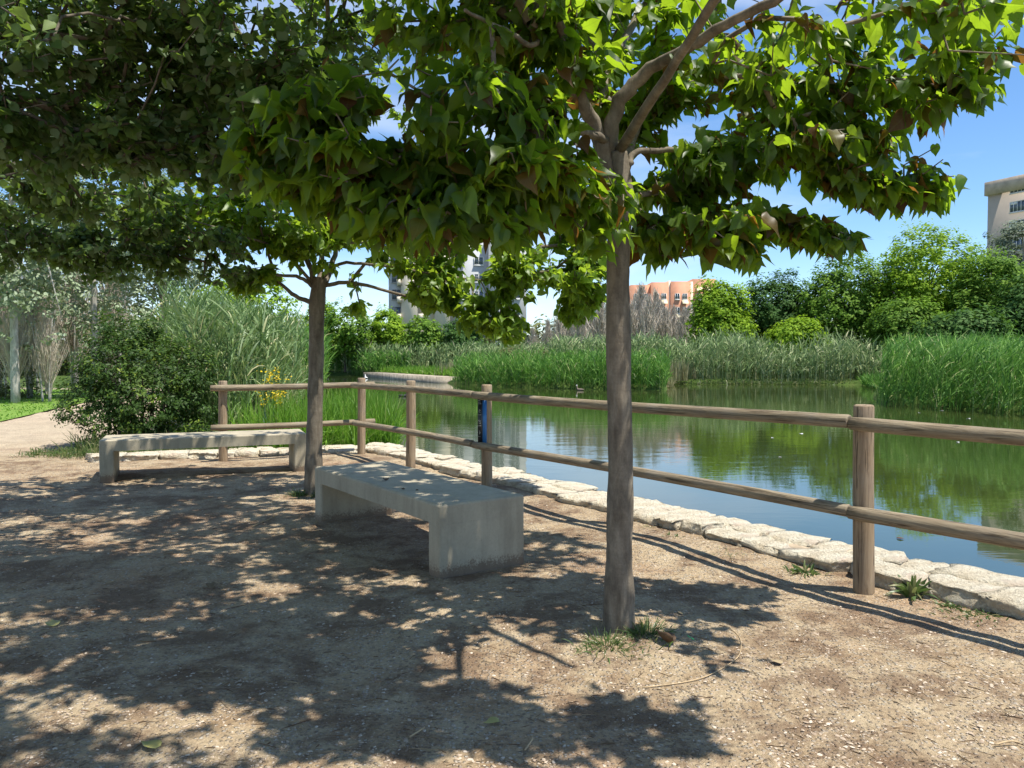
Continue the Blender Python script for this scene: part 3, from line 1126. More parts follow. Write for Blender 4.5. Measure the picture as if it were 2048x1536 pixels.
# ---- leaf templates: y = length, x = across, z = up
def leaf_template(kind):
    if kind == 'mulberry':
        mid = [(0, 0.0), (0, 0.08), (0, 0.24), (0, 0.42), (0, 0.62), (0, 0.84), (0, 1.12)]
        half = [(0.17, -0.12), (0.36, -0.02), (0.45, 0.18), (0.44, 0.40), (0.33, 0.61), (0.16, 0.83)]
        fold, curl = 0.20, 0.26
    elif kind == 'poplar':
        mid = [(0, 0.0), (0, 0.45), (0, 1.0)]
        half = [(0.30, 0.08), (0.46, 0.45)]
        fold, curl = 0.12, 0.10
        V = [(x, y) for x, y in mid] + [(x, y) for x, y in half] + [(-x, y) for x, y in half]
        V3 = np.array([(x, y, fold * abs(x) - curl * y * y) for x, y in V])
        F_ = [(0, 3, 4, 1), (1, 4, 2), (0, 1, 6, 5), (1, 2, 6)]
        return V3, F_
    V = [(x, y) for x, y in mid] + [(x, y) for x, y in half] + [(-x, y) for x, y in half]
    V3 = np.array([(x, y, fold * abs(x) - curl * y * y + 0.03 * math.sin(9 * y) * (1 if x > 0 else -1) * abs(x) * 3) for x, y in V])
    F_ = []
    for k0 in (7, 13):
        q_ = [(0, k0, k0 + 1, 1)] + [(i, k0 + i, k0 + i + 1, i + 1) for i in range(1, 5)] + [(5, k0 + 5, 6)]
        F_ += [f if k0 == 7 else f[::-1] for f in q_]
    return V3, F_


def leaves_data(template, pos, d, nrm, size, rnd, wob=0.0):
    T, Fc = template
    d = d / np.linalg.norm(d, axis=1)[:, None]
    z = nrm - d * np.sum(nrm * d, axis=1)[:, None]
    z /= np.linalg.norm(z, axis=1)[:, None] + 1e-9
    x = np.cross(d, z)
    N = len(pos)
    Tn = np.broadcast_to(T, (N, *T.shape)).copy()
    if wob:
        Tn[:, :, 2] *= rng.uniform(0.2, 2.4, (N, 1))
        Tn[:, :, 0] *= rng.uniform(0.72, 1.12, (N, 1))
        Tn[:, :, 2] += 0.05 * np.sin(Tn[:, :, 1] * 7 + rng.uniform(0, 6.28, (N, 1))) * np.abs(Tn[:, :, 0]) * 4
        Tn[:, :, 0] += rng.normal(0, 0.12, (N, 1)) * Tn[:, :, 1] ** 2
    V = (Tn[:, :, 0:1] * x[:, None, :] + Tn[:, :, 1:2] * d[:, None, :] + Tn[:, :, 2:3] * z[:, None, :]) * np.asarray(size)[:, None, None] + pos[:, None, :]
    k = len(T)
    f = np.concatenate([np.array(q) for q in Fc])
    sizes = np.tile(np.array([len(q) for q in Fc]), N)
    loops = (f[None, :] + (np.arange(N) * k)[:, None]).ravel()
    return V.reshape(-1, 3), loops, sizes, np.repeat(rnd, k), np.tile(T[:, 0], N), np.tile(T[:, 1], N)


def near_tree(name, label, base, trunk_pts, trunk_r, limbs, blobs, leaf_kind, leaf_mat_, leaf_size, per_tip, bark, droop, spread, lift=0.0, brown=0.0, twig_n=1.0, fq=2.4, thr=-0.04, reach=2.2):
    """limbs: list of (points, r0, r1)"""
    tree = empty(name, tuple(base), label, 'tree')
    B = np.asarray(base, float)
    m = MB()
    tp = spline(trunk_pts, 10)
    tr = np.interp(np.linspace(0, 1, len(tp)), np.linspace(0, 1, len(trunk_r)), trunk_r)
    for q_ in rng.uniform(0.12, 0.9, 5):           # old pruning scars and swellings
        tr = tr * (1 + 0.07 * np.exp(-((np.linspace(0, 1, len(tp)) - q_) / 0.03) ** 2))
    m.tube(tp - B, tr, 20, 0.016)
    m.build('trunk', bark, tree, True)
    dense = []
    m = MB()
    for (lp, r0, r1) in limbs:
        q = spline(lp, 5)
        q[1:-1] += rng.normal(0, 0.004, (len(q) - 2, 3))
        dense.append(q)
        m.tube(q - B, np.linspace(r0, r1, len(q)) * (1 + rng.normal(0, 0.02, len(q))), 10, 0.02)
    att = blob_points(blobs, twig_n, fq, thr)
    arr, par, rad, isl, tips = grow(dense, att)
    sel = np.where((par >= 0) & ~isl)[0]
    rp = np.minimum(rad[par[sel]], rad[sel] * 1.5)
    m.build('limbs', bark, tree, True)
    V, loops = frustums(arr[par[sel]] - B, arr[sel] - B, np.minimum(rp, 0.03), np.minimum(rad[sel], 0.03), 5)
    link('twigs', mesh_np('twigs', V, loops, 4, bark, True), tree)
    # leaves along the ends of the twigs, alternating left and right
    N = len(tips)
    P_, D_ = [], []
    c0 = arr[tips]
    i1 = np.maximum(par[tips], 0)
    i2 = np.maximum(par[i1], 0)
    i3 = np.maximum(par[i2], 0)
    c1, c2, c3 = arr[i1], arr[i2], arr[i3]
    c2 = np.where(np.linalg.norm(c2 - c1, axis=1)[:, None] > 0.4, c1, c2)
    c3 = np.where(np.linalg.norm(c3 - c2, axis=1)[:, None] > 0.4, c2, c3)
    out = c0 - c2
    out /= np.linalg.norm(out, axis=1)[:, None] + 1e-9
    sid = np.cross(out, (0, 0, 1.0))
    sid /= np.linalg.norm(sid, axis=1)[:, None] + 1e-9
    for k in range(per_tip):
        t = rng.uniform(0, reach, N) if k else np.zeros(N)
        t = t[:, None]
        p = np.where(t < 1, c0 + (c1 - c0) * t, np.where(t < 2, c1 + (c2 - c1) * (t - 1), c2 + (c3 - c2) * (t - 2)))
        sg = (1 if k % 2 else -1)
        a = sid * sg * rng.uniform(0.3, 1.0, N)[:, None] + rng.normal(0, 0.45, (N, 3)) * np.array([1, 1, 0.5])
        d = out * rng.uniform(0.1, 0.9, N)[:, None] + a * spread + np.array([0, 0, -1.0]) * rng.uniform(droop[0], droop[1], N)[:, None]
        P_.append(p + a * rng.uniform(0.01, 0.05, N)[:, None] + rng.normal(0, 0.012, (N, 3)))
        D_.append(d)
    P_ = np.vstack(P_)
    D_ = np.vstack(D_)
    n = len(P_)
    nr = np.array([0, 0, 1.0]) + rng.normal(0, 0.75, (n, 3)) * np.array([1, 1, 0.6])
    nr = nr + D_ * np.array([0.6, 0.6, 0]) * 0.8
    rnd = rng.uniform(0, 0.86, n)
    if brown:
        # the hanging old leaves low on the shaded side have turned
        low = P_[:, 2] < np.percentile(P_[:, 2], 35)
        rnd = np.where((rng.uniform(0, 1, n) < brown * np.where(low, 1.6, 0.35)), rng.uniform(0.88, 1.0, n), rnd)
    size = leaf_size[0] + (leaf_size[1] - leaf_size[0]) * rng.beta(1.6, 1.8, n)
    dat = leaves_data(leaf_template(leaf_kind), P_ - B, D_, nr, size, rnd, 1.0)
    link('foliage', mesh_np('foliage', dat[0], dat[1], dat[2], leaf_mat_, True, {'rnd': dat[3], 'lx': dat[4], 'ly': dat[5]}), tree)
    return tree


# ---------------------------------------------------------------- near mulberry (front)
b1 = G(1238, 1262)
d1 = b1[1]
tr1 = [b1 + np.array([0, 0, -0.08]), b1 + np.array([0, 0, 0.04]), P(1238, 1120, d1), P(1241, 950, d1), P(1238, 760, d1), P(1236, 560, d1), P(1240, 430, d1), P(1241, 370, d1), P(1236, 305, d1)]
tr1_r = [0.105, 0.084, 0.066, 0.0635, 0.061, 0.058, 0.059, 0.060, 0.046]
L1 = [
    ([P(1232, 400, d1), P(1212, 320, d1), P(1190, 250, 3.9), P(1160, 200, 3.8), P(1150, 150, 3.75), P(1125, 70, 3.6), P(1085, -30, 3.5), P(1030, -160, 3.4)], 0.046, 0.014),
    ([P(1150, 160, 3.75), P(1140, 90, 3.8), P(1118, 10, 3.9), P(1090, -120, 4.0)], 0.024, 0.012),
    ([P(1100, 70, 3.65), P(1060, 90, 3.5), P(1010, 60, 3.3), P(930, 20, 3.1)], 0.014, 0.007),
    ([P(1225, 340, 3.95), P(1222, 260, 3.9), P(1250, 190, 3.85), P(1300, 140, 3.8), P(1370, 100, 3.6), P(1450, 50, 3.4), P(1570, -10, 3.2), P(1700, -60, 3.0)], 0.044, 0.014),
    ([P(1345, 120, 3.7), P(1400, 145, 3.8), P(1500, 155, 3.9), P(1650, 170, 4.1), P(1790, 150, 4.2)], 0.018, 0.006),
    ([P(1215, 290, 3.95), P(1205, 190, 4.1), P(1245, 90, 4.4), P(1300, -20, 4.6), P(1340, -160, 4.8)], 0.032, 0.014),
    ([P(1250, 340, 3.95), P(1270, 265, 4.2), P(1310, 180, 4.5), P(1370, 90, 4.9), P(1440, 10, 5.2)], 0.028, 0.010),
    ([P(1255, 330, 3.95), P(1280, 302, 4.0), P(1380, 300, 4.1), P(1480, 305, 4.15), P(1600, 335, 4.2), P(1700, 375, 4.25), P(1800, 390, 4.25), P(1890, 380, 4.2)], 0.018, 0.005),
    ([P(1250, 410, 3.95), P(1290, 385, 4.1), P(1370, 400, 4.2), P(1480, 440, 4.3), P(1600, 480, 4.3)], 0.020, 0.006),
    ([P(1215, 280, 3.9), P(1170, 265, 3.75), P(1120, 268, 3.6), P(1020, 300, 3.4), P(900, 320, 3.25), P(760, 330, 3.15)], 0.022, 0.007),
    ([P(1225, 380, 3.92), P(1160, 400, 3.7), P(1080, 410, 3.5), P(960, 420, 3.3)], 0.014, 0.005),
    ([P(1240, 300, 3.9), P(1330, 160, 3.3), P(1480, -80, 2.6), P(1650, -350, 2.2)], 0.026, 0.010),
]
blobs1 = [
    (P(830, 290, 3.2), (0.72, 0.45, 0.34), 470, -0.12),
    (P(600, 300, 3.15), (0.26, 0.30, 0.18), 50),
    (P(880, 430, 3.15), (0.40, 0.35, 0.14), 130),
    (P(700, 360, 3.2), (0.36, 0.35, 0.12), 70),
    (P(1030, 300, 3.4), (0.35, 0.35, 0.28), 120),
    (P(900, 30, 3.6), (0.60, 0.5, 0.28), 110),
    (P(1080, 120, 3.9), (0.45, 0.4, 0.30), 130),
    (P(1500, 320, 4.2), (0.60, 0.35, 0.16), 90),
    (P(1700, 290, 4.1), (0.45, 0.35, 0.20), 90),
    (P(1320, 60, 4.0), (0.40, 0.4, 0.25), 80),
    (P(1190, 430, 3.6), (0.16, 0.25, 0.20), 30),
    (P(1270, 200, 4.4), (0.45, 0.3, 0.35), 50),
    (P(1620, 120, 3.9), (0.95, 0.60, 0.46), 340),
    (P(1830, 200, 4.0), (0.40, 0.40, 0.34), 150),
    (P(1420, 220, 4.3), (0.50, 0.40, 0.26), 110),
    (P(1430, 480, 4.1), (0.46, 0.35, 0.20), 250),
    (P(1590, 490, 4.1), (0.30, 0.28, 0.15), 90),
    (P(1380, 370, 4.2), (0.45, 0.30, 0.10), 60),
    (P(1800, 375, 4.2), (0.38, 0.18, 0.07), 75),
    (P(1200, 60, 5.0), (1.2, 0.7, 0.4), 110),
    (P(1960, 60, 3.2), (0.20, 0.25, 0.24), 34),
    ((-0.8, 4.2, 4.2), (1.4, 1.4, 0.6), 560, -0.25),
    ((0.75, 4.9, 4.4), (1.5, 0.85, 0.33), 620, -0.25),
    ((-0.4, 5.9, 4.8), (1.5, 0.9, 0.33), 560, -0.25),
    ((-0.35, 3.0, 3.5), (1.25, 0.75, 0.33), 560, -0.25),
    ((0.65, 2.5, 3.5), (0.75, 0.42, 0.26), 300, -0.25),
    ((1.5, 2.35, 3.45), (0.55, 0.32, 0.22), 130, -0.1),
]
near_tree('mulberry_tree', 'front slender tree with big drooping heart-shaped leaves, trunk right of the near bench', b1, tr1, tr1_r, L1, blobs1,
          'mulberry', M['mulberry_leaf'], (0.040, 0.115), 7, M['bark'], (0.0, 1.3), 0.95, brown=0.07)

# ---------------------------------------------------------------- second mulberry
b2 = G(627, 987)
d2 = b2[1]
tr2 = [b2 + np.array([0, 0, -0.08]), b2 + np.array([0, 0, 0.05]), P(628, 900, d2), P(631, 780, d2), P(633, 680, d2), P(634, 610, d2), P(640, 555, d2)]
tr2_r = [0.120, 0.100, 0.080, 0.076, 0.074, 0.080, 0.072]
L2 = [
    ([P(630, 580, d2), P(622, 540, d2), P(600, 490, 8.0), P(570, 440, 7.9), P(490, 395, 7.8), P(400, 320, 7.6), P(330, 250, 7.4)], 0.034, 0.008),
    ([P(628, 575, d2), P(600, 555, 7.9), P(560, 550, 7.7), P(525, 550, 7.6)], 0.022, 0.012),
    ([P(625, 605, d2), P(590, 592, 8.0), P(553, 555, 7.8), P(530, 480, 7.6), P(505, 425, 7.4)], 0.027, 0.007),
    ([P(640, 570, d2), P(643, 500, 8.2), P(644, 420, 8.3), P(650, 330, 8.4), P(660, 200, 8.5)], 0.032, 0.010),
    ([P(650, 570, d2), P(664, 530, 8.2), P(680, 480, 8.4), P(706, 440, 8.6), P(760, 360, 8.9), P(840, 260, 9.2)], 0.034, 0.009),
    ([P(648, 570, d2), P(700, 565, 8.0), P(760, 578, 7.9), P(830, 598, 7.8), P(910, 622, 7.7), P(1000, 655, 7.6)], 0.023, 0.005),
    ([P(645, 555, d2), P(680, 528, 7.9), P(760, 530, 7.7), P(860, 545, 7.6), P(960, 560, 7.5), P(1090, 560, 7.5)], 0.020, 0.005),
    ([P(600, 490, 8.0), P(640, 480, 7.8), P(720, 485, 7.5), P(840, 470, 7.3), P(1000, 480, 7.2)], 0.018, 0.006),
    ([P(625, 565, d2), P(560, 500, 7.7), P(480, 470, 7.3), P(380, 440, 7.0)], 0.018, 0.006),
]
blobs2 = [
    (P(430, 440, 7.7), (0.85, 0.6, 0.38), 260),
    (P(300, 420, 7.8), (0.6, 0.7, 0.36), 190),
    (P(620, 440, 8.0), (0.80, 0.9, 0.40), 150),
    (P(820, 480, 7.8), (0.75, 0.6, 0.40), 340),
    (P(900, 570, 7.9), (0.55, 0.35, 0.26), 170),
    (P(1130, 600, 7.7), (0.40, 0.3, 0.24), 130),
    (P(1180, 480, 7.8), (0.35, 0.3, 0.30), 100),
    (P(1030, 550, 7.6), (0.70, 0.35, 0.38), 380),
    (P(1150, 550, 7.6), (0.35, 0.4, 0.24), 110),
    (P(1000, 640, 7.5), (0.38, 0.25, 0.20), 100),
    (P(900, 590, 7.6), (0.45, 0.3, 0.16), 110),
    (P(1100, 430, 7.8), (0.50, 0.4, 0.30), 130),
    (P(640, 490, 7.7), (0.55, 0.3, 0.22), 120),
    (P(520, 560, 7.7), (0.30, 0.3, 0.14), 50),
    (P(700, 620, 8.0), (0.16, 0.16, 0.18), 34),
    (P(560, 330, 8.2), (1.2, 0.8, 0.35), 190),
    (P(640, 100, 8.2), (1.5, 1.2, 0.8), 170),
    ((-2.3, 6.6, 5.0), (1.9, 0.8, 0.35), 420, -0.12),
    (P(250, 260, 8.0), (0.8, 0.7, 0.4), 110),
]
near_tree('mulberry_tree', 'second slender tree with spreading bright green crown, trunk between the two benches', b2, tr2, tr2_r, L2, blobs2,
          'mulberry', M['mulberry_leaf_far'], (0.050, 0.115), 7, M['bark'], (0.0, 0.8), 0.95, fq=1.7, thr=-0.04)

# ---------------------------------------------------------------- white poplar whose boughs hang in from the left
b3 = np.array([-6.3, 5.4, 0.0])
tr3 = [b3 + np.array([0, 0, -0.1]), b3 + np.array([0.02, 0, 0.6]), b3 + np.array([0.1, 0.05, 1.8]), b3 + np.array([0.12, -0.1, 3.4]), b3 + np.array([0.3, -0.1, 5.2]), b3 + np.array([0.35, 0.1, 7.2])]
tr3_r = [0.24, 0.19, 0.17, 0.14, 0.10, 0.05]
L3 = [
    ([b3 + np.array([0.1, 0, 2.4]), P(-200, 430, 6.6), P(0, 468, 6.8), P(120, 470, 6.9), P(230, 478, 7.0), P(340, 500, 7.1)], 0.030, 0.008),
    ([b3 + np.array([0.12, 0, 3.0]), np.array([-4.9, 5.2, 3.9]), np.array([-3.6, 4.9, 4.1]), P(260, 60, 4.7), P(420, 150, 4.5), P(600, 230, 4.3)], 0.035, 0.006),
    ([b3 + np.array([0.12, 0, 3.6]), np.array([-4.8, 4.5, 4.6]), np.array([-3.2, 3.7, 4.9]), np.array([-1.6, 2.9, 4.9]), np.array([-0.2, 2.3, 4.7])], 0.04, 0.008),
    ([np.array([-4.8, 4.5, 4.6]), np.array([-3.6, 3.0, 4.6]), np.array([-2.6, 1.8, 4.4]), np.array([-1.4, 1.0, 4.2])], 0.035, 0.01),
    ([np.array([-3.2, 3.7, 4.9]), np.array([-2.3, 4.6, 4.8]), np.array([-1.6, 5.6, 4.8]), np.array([-1.3, 6.4, 4.6])], 0.03, 0.008),
    ([b3 + np.array([0.12, 0, 2.9]), np.array([-4.9, 4.7, 3.4]), P(-60, 190, 4.2), P(120, 260, 4.2), P(260, 330, 4.3)], 0.022, 0.005),
    ([b3 + np.array([0.3, 0, 4.6]), np.array([-5.2, 5.4, 6.2]), np.array([-4.2, 5.6, 7.2])], 0.05, 0.01),
]
blobs3 = [
    (P(200, 120, 4.5), (0.75, 0.8, 0.42), 700, -0.2),
    (P(420, 120, 4.4), (0.60, 0.7, 0.42), 620, -0.2),
    (P(600, 180, 4.3), (0.42, 0.6, 0.36), 400, -0.15),
    (P(60, 270, 4.3), (0.40, 0.5, 0.24), 220),
    (P(300, 280, 4.4), (0.45, 0.4, 0.17), 240),
    (P(480, 330, 4.5), (0.35, 0.4, 0.14), 120),
    (P(120, 370, 5.4), (0.75, 0.5, 0.28), 330),
    (P(330, 420, 6.6), (0.55, 0.4, 0.25), 170),
    (P(60, 480, 6.9), (0.85, 0.45, 0.34), 360, -0.05),
    (P(240, 500, 7.0), (0.65, 0.45, 0.34), 320, -0.05),
    (P(420, 510, 7.2), (0.50, 0.5, 0.28), 260, -0.1),
    (P(40, 60, 2.7), (0.16, 0.2, 0.14), 14),
    (P(680, 50, 6.2), (0.60, 0.7, 0.32), 190),
    ((-3.1, 3.2, 4.8), (2.2, 1.2, 0.5), 1150, -0.3),
    ((-1.0, 1.8, 4.5), (1.7, 0.55, 0.35), 650, -0.3),
    ((-2.6, 1.8, 4.5), (1.4, 0.8, 0.40), 440, -0.3),
    ((-2.4, -0.9, 5.0), (2.8, 1.4, 1.0), 900, -0.3),  # unseen crown behind the camera, added to darken camera-facing leaves
    ((0.8, -1.2, 5.2), (1.8, 1.2, 0.8), 500, -0.3),  # more unseen crown, added to hold back sky light from behind
    ((-4.2, 5.2, 5.2), (2.2, 1.8, 1.2), 900, -0.2),
    ((-2.9, 6.0, 4.7), (1.6, 0.8, 0.4), 260, -0.1),
    ((-4.6, 6.8, 5.4), (1.6, 0.9, 0.4), 260, -0.1),
]
near_tree('white_poplar_tree', 'white poplar hanging dense small round grey-green leaves in from the upper left', b3, tr3, tr3_r, L3, blobs3,
          'poplar', M['poplar_leaf'], (0.040, 0.078), 9, M['bark_far'], (0.1, 0.9), 0.9)


# ================================================================== farther trees
def crown_data(blobs, leaf, n_mul=1.0, clump=0.35, seed=1, flat=0.55):
    """clumps of leaf quads over ellipsoids; blobs: (centre, radii, clumps, leaves per clump)"""
    r = np.random.default_rng(seed)
    Vs, R = [], []
    for (c, rad, nc, nl) in blobs:
        c = np.asarray(c, float)
        rad = np.asarray(rad, float)
        nc = int(nc * n_mul)
        q = r.normal(0, 1, (nc, 3))
        q /= np.linalg.norm(q, axis=1)[:, None]
        bumps = 1 + 0.16 * np.sin(3.1 * q[:, 0] + 2.3 * q[:, 2] + seed) + 0.12 * np.sin(5.3 * q[:, 1] - 4.1 * q[:, 2] + seed * 2)
        q = q * (r.uniform(0.55, 1.0, nc) ** 0.6)[:, None] * bumps[:, None]
        cc = c + q * rad
        cs = clump * r.uniform(0.6, 1.35, nc)
        tone = r.uniform(0, 1, nc)
        o = r.normal(0, 1, (nc, nl, 3))
        o /= np.linalg.norm(o, axis=2)[:, :, None]
        o[:, :, 2] = o[:, :, 2] * 0.7 + 0.15
        o = o * r.uniform(0.3, 1.0, (nc, nl, 1))
        p = cc[:, None, :] + o * cs[:, None, None]
        nrm = o * 0.8 + q[:, None, :] * 0.8 + np.array([0, 0, 0.8]) + r.normal(0, 0.4, (nc, nl, 3))
        p = p.reshape(-1, 3)
        nrm = nrm.reshape(-1, 3)
        N = len(p)
        d = r.normal(0, 1, (N, 3)) + np.array([0, 0, -0.3])
        d = d - nrm * (np.sum(d * nrm, 1) / (np.sum(nrm * nrm, 1) + 1e-9))[:, None]
        d /= np.linalg.norm(d, axis=1)[:, None] + 1e-9
        s = np.cross(nrm, d)
        s /= np.linalg.norm(s, axis=1)[:, None] + 1e-9
        L = leaf * r.uniform(0.6, 1.4, N)
        w = L * flat
        V = np.stack([p - d * (L / 2)[:, None], p + s * (w / 2)[:, None], p + d * (L / 2)[:, None], p - s * (w / 2)[:, None]], 1)
        Vs.append(V.reshape(-1, 3))
        t = np.repeat(tone, nl) * 0.6 + r.uniform(0, 0.4, N)
        R.append(np.repeat(t, 4))
    V = np.concatenate(Vs)
    return V, np.arange(len(V)), 4, np.concatenate(R)


def far_tree(name, label, base, blobs, leaf, mat, bark, trunk_h, trunk_r, seed, clump=0.35, group=None, lean=0.0, stems=1, cat='tree', limbs_n=7):
    t = empty(name, base, label, cat, group)
    r = np.random.default_rng(seed + 50)
    m = MB()
    for s in range(stems):
        dx = (r.uniform(-0.4, 0.4), r.uniform(-0.3, 0.3)) if stems > 1 else (0, 0)
        pts_ = [(dx[0], dx[1], -0.2), (dx[0] * 1.1 + lean * 0.2, dx[1], trunk_h * 0.35), (dx[0] * 1.4 + lean * 0.6, dx[1] * 1.3, trunk_h * 0.7), (dx[0] * 2 + lean, dx[1] * 1.6, trunk_h)]
        q = spline(pts_, 4)
        m.tube(q, np.linspace(trunk_r, trunk_r * 0.4, len(q)), 8, 0.04)
    m.build('trunk', bark, t, True)
    if limbs_n:
        m = MB()
        for k in range(limbs_n):
            c, rad = blobs[k % len(blobs)][0], blobs[k % len(blobs)][1]
            o = r.normal(0, 1, 3)
            o /= np.linalg.norm(o)
            e_ = np.asarray(c) + o * np.asarray(rad) * 0.75
            s0 = np.array([lean * 0.5, 0, trunk_h * r.uniform(0.4, 0.95)])
            mid = (s0 + e_) / 2 + np.array([0, 0, 0.15 * trunk_h])
            m.tube(spline([s0, mid, e_], 4), np.linspace(trunk_r * 0.45, trunk_r * 0.08, 9), 6)
        m.build('limbs', bark, t, True)
    V, l, s, R = crown_data(blobs, leaf, 1.0, clump, seed)
    link('crown', mesh_np('crown', V, l, s, mat, False, {'rnd': R}), t)
    return t


def top_z(py, d):
    return P(1024, py, d)[2]


def xat(px, d):
    return (px - 1024) / F * d


GRP_R = 'trees on the right bank behind the reeds'
# right bank row: (px, d, top py, half width px, material, seed, label)
row = [
    (1440, 62, 565, 66, 'tree_bright', 21, 'bright yellow-green bushy tree, leftmost of the right-bank row beside the orange building'),
    (1550, 66, 550, 75, 'tree_dark', 22, 'dark green tree just right of the yellow-green leftmost tree on the right bank'),
    (1590, 58, 640, 55, 'tree_bright', 23, 'low bright green shrubby tree above the middle of the far reeds'),
    (1690, 63, 520, 100, 'tree_mid', 24, 'medium green tree with its forked trunk showing, in the middle of the right bank'),
    (1850, 62, 480, 135, 'tree_bright', 25, 'tallest broad bright green tree on the right bank'),
    (1985, 57, 515, 100, 'tree_mid', 26, 'wide green tree right of the tallest one on the right bank'),
    (2080, 52, 555, 95, 'tree_dark', 27, 'dark green tree cut by the right edge, behind the near reed clump'),
    (1820, 56, 600, 80, 'tree_mid', 28, 'dense rounded green shrub tree in front of the tallest tree on the right bank'),
    (1930, 50, 620, 85, 'tree_dark', 29, 'dark shrub tree directly behind the near reed clump'),
]
for (px, d, top, hw, mt, sd_, lab) in row:
    w_ = hw / F * d
    zt = top_z(top, d)
    h_ = (zt - 0.3) * 1.08
    bl = [((0, 0, h_ * 0.64), (w_ * 0.85, w_ * 0.75, h_ * 0.36), int(330 * max(1, w_ * h_ / 30)), 26),
          ((0, 0, h_ * 0.66), (w_ * 0.6, w_ * 0.5, h_ * 0.28), 120, 26),
          ((-w_ * 0.45, -0.3, h_ * 0.42), (w_ * 0.55, w_ * 0.6, h_ * 0.30), 160, 26),
          ((w_ * 0.45, -0.3, h_ * 0.45), (w_ * 0.55, w_ * 0.6, h_ * 0.32), 160, 26),
          ((0, -0.6, h_ * 0.25), (w_ * 0.7, w_ * 0.5, h_ * 0.22), 60, 26)]
    far_tree('broadleaf_tree', lab, (xat(px, d), d, 0), bl, 0.27, M[mt], M['bark_far'], h_ * 0.6, 0.16, sd_, 0.62, GRP_R, stems=2 if sd_ == 24 else 1)

far_tree('poplar_tree', 'tall grey-green poplar in front of the beige tower block at the right edge', (xat(2045, 72), 72, 0),
         [((0, 0, 10.6), (3.1, 3.0, 4.1), 330, 30), ((-1.2, 0, 7.2), (2.5, 2.2, 3.2), 160, 30)], 0.28, M['tree_grey'], M['bark_pale'], 11, 0.25, 41, 0.6)
far_tree('broadleaf_tree', 'small rust-tinged sparse tree top between two green trees under the open sky', (xat(1777, 78), 78, 0),
         [((0, 0, 8.2), (0.9, 0.9, 3.0), 60, 14)], 0.25, M['tree_rust'], M['bark_far'], 10, 0.12, 42, 0.45)

# left-centre bank row
row2 = [
    (690, 82, 608, 62, 'tree_mid', 31, 'rounded green tree just right of the second trunk across the water'),
    (775, 84, 620, 42, 'tree_bright', 32, 'bright green tree at the foot of the cream building'),
    (850, 80, 632, 48, 'tree_mid', 33, 'green tree with trunk showing in front of the cream building'),
    (925, 78, 640, 42, 'tree_dark', 34, 'darker green tree right of the cream building foot, under the hanging leaves'),
    (640, 86, 600, 30, 'tree_bright', 35, 'small bright tree hidden behind the second trunk'),
]
for (px, d, top, hw, mt, sd_, lab) in row2:
    w_ = hw / F * d
    h_ = top_z(top, d)
    bl = [((0, 0, h_ * 0.64), (w_ * 0.85, w_ * 0.8, h_ * 0.36), 220, 24),
          ((-w_ * 0.4, -0.3, h_ * 0.42), (w_ * 0.6, w_ * 0.6, h_ * 0.26), 70, 24),
          ((w_ * 0.4, -0.3, h_ * 0.44), (w_ * 0.6, w_ * 0.6, h_ * 0.26), 70, 24)]
    far_tree('broadleaf_tree', lab, (xat(px, d), d, 0), bl, 0.32, M[mt], M['bark_far'], h_ * 0.6, 0.16, sd_, 0.62, 'trees across the pond below the cream building')
far_tree('shrub', 'low yellowish shrub on the far bank left of the bare poplars', (xat(1020, 66), 66, 0), [((0, 0, 1.35), (1.5, 1.2, 1.0), 90, 22)], 0.22, M['tree_olive'], M['bark_far'], 1.2, 0.06, 36, 0.4, cat='shrub', limbs_n=4)
far_tree('shrub', 'small olive shrub under the tips of the hanging leaves on the far bank', (xat(945, 64), 64, 0), [((0, 0, 1.1), (1.5, 1.1, 0.9), 60, 22)], 0.22, M['tree_dark'], M['bark_far'], 1.0, 0.06, 37, 0.4, cat='shrub', limbs_n=4)
far_tree('shrub', 'yellow-flecked shrub at the left foot of the bare poplars', (xat(1085, 62), 62, 0), [((0, 0, 1.35), (0.9, 0.8, 0.8), 50, 18)], 0.2, M['tree_olive'], M['bark_far'], 1.0, 0.05, 38, 0.35, cat='shrub', limbs_n=4)

# trees on the left, beyond the tall reeds
far_tree('broadleaf_tree', 'bright yellow-green tree rising behind the tall reeds left of the second trunk', (xat(520, 27), 27, 0),
         [((0, 0, 2.9), (1.25, 1.2, 1.35), 150, 30), ((-1.3, 0.4, 3.3), (1.1, 1.0, 1.0), 110, 30), ((0.5, -0.2, 1.7), (1.1, 0.9, 1.1), 90, 30)], 0.15, M['tree_bright'], M['bark_far'], 3.0, 0.1, 43, 0.36)
far_tree('shrub', 'greyish brown shrub in the gap left of the second trunk', (xat(600, 34), 34, 0), [((0, 0, 1.7), (0.9, 0.8, 1.3), 70, 22)], 0.16, M['tree_grey'], M['twig'], 2, 0.06, 44, 0.4, cat='shrub', limbs_n=4)
for i, (px, d, top, w_, lab) in enumerate(((30, 24, 210, 2.3, 'silvery white poplar at the left edge beyond the path'),
                                           (190, 27, 300, 2.5, 'silvery white poplar behind the dark bush'),
                                           (330, 30, 360, 2.4, 'silvery white poplar behind the tall reeds'))):
    h_ = top_z(top, d)
    far_tree('white_poplar_tree', lab, (xat(px, d), d, 0),
             [((0, 0, h_ * 0.68), (w_ * 0.75, w_ * 0.7, h_ * 0.36), 420, 26), ((0.3, 0, h_ * 0.36), (w_ * 0.95, w_ * 0.7, h_ * 0.2), 50, 22)],
             0.14, M['silver_leaf'], M['bark_pale'], h_ * 0.85, 0.14, 60 + i, 0.42, 'silver poplars beyond the path')

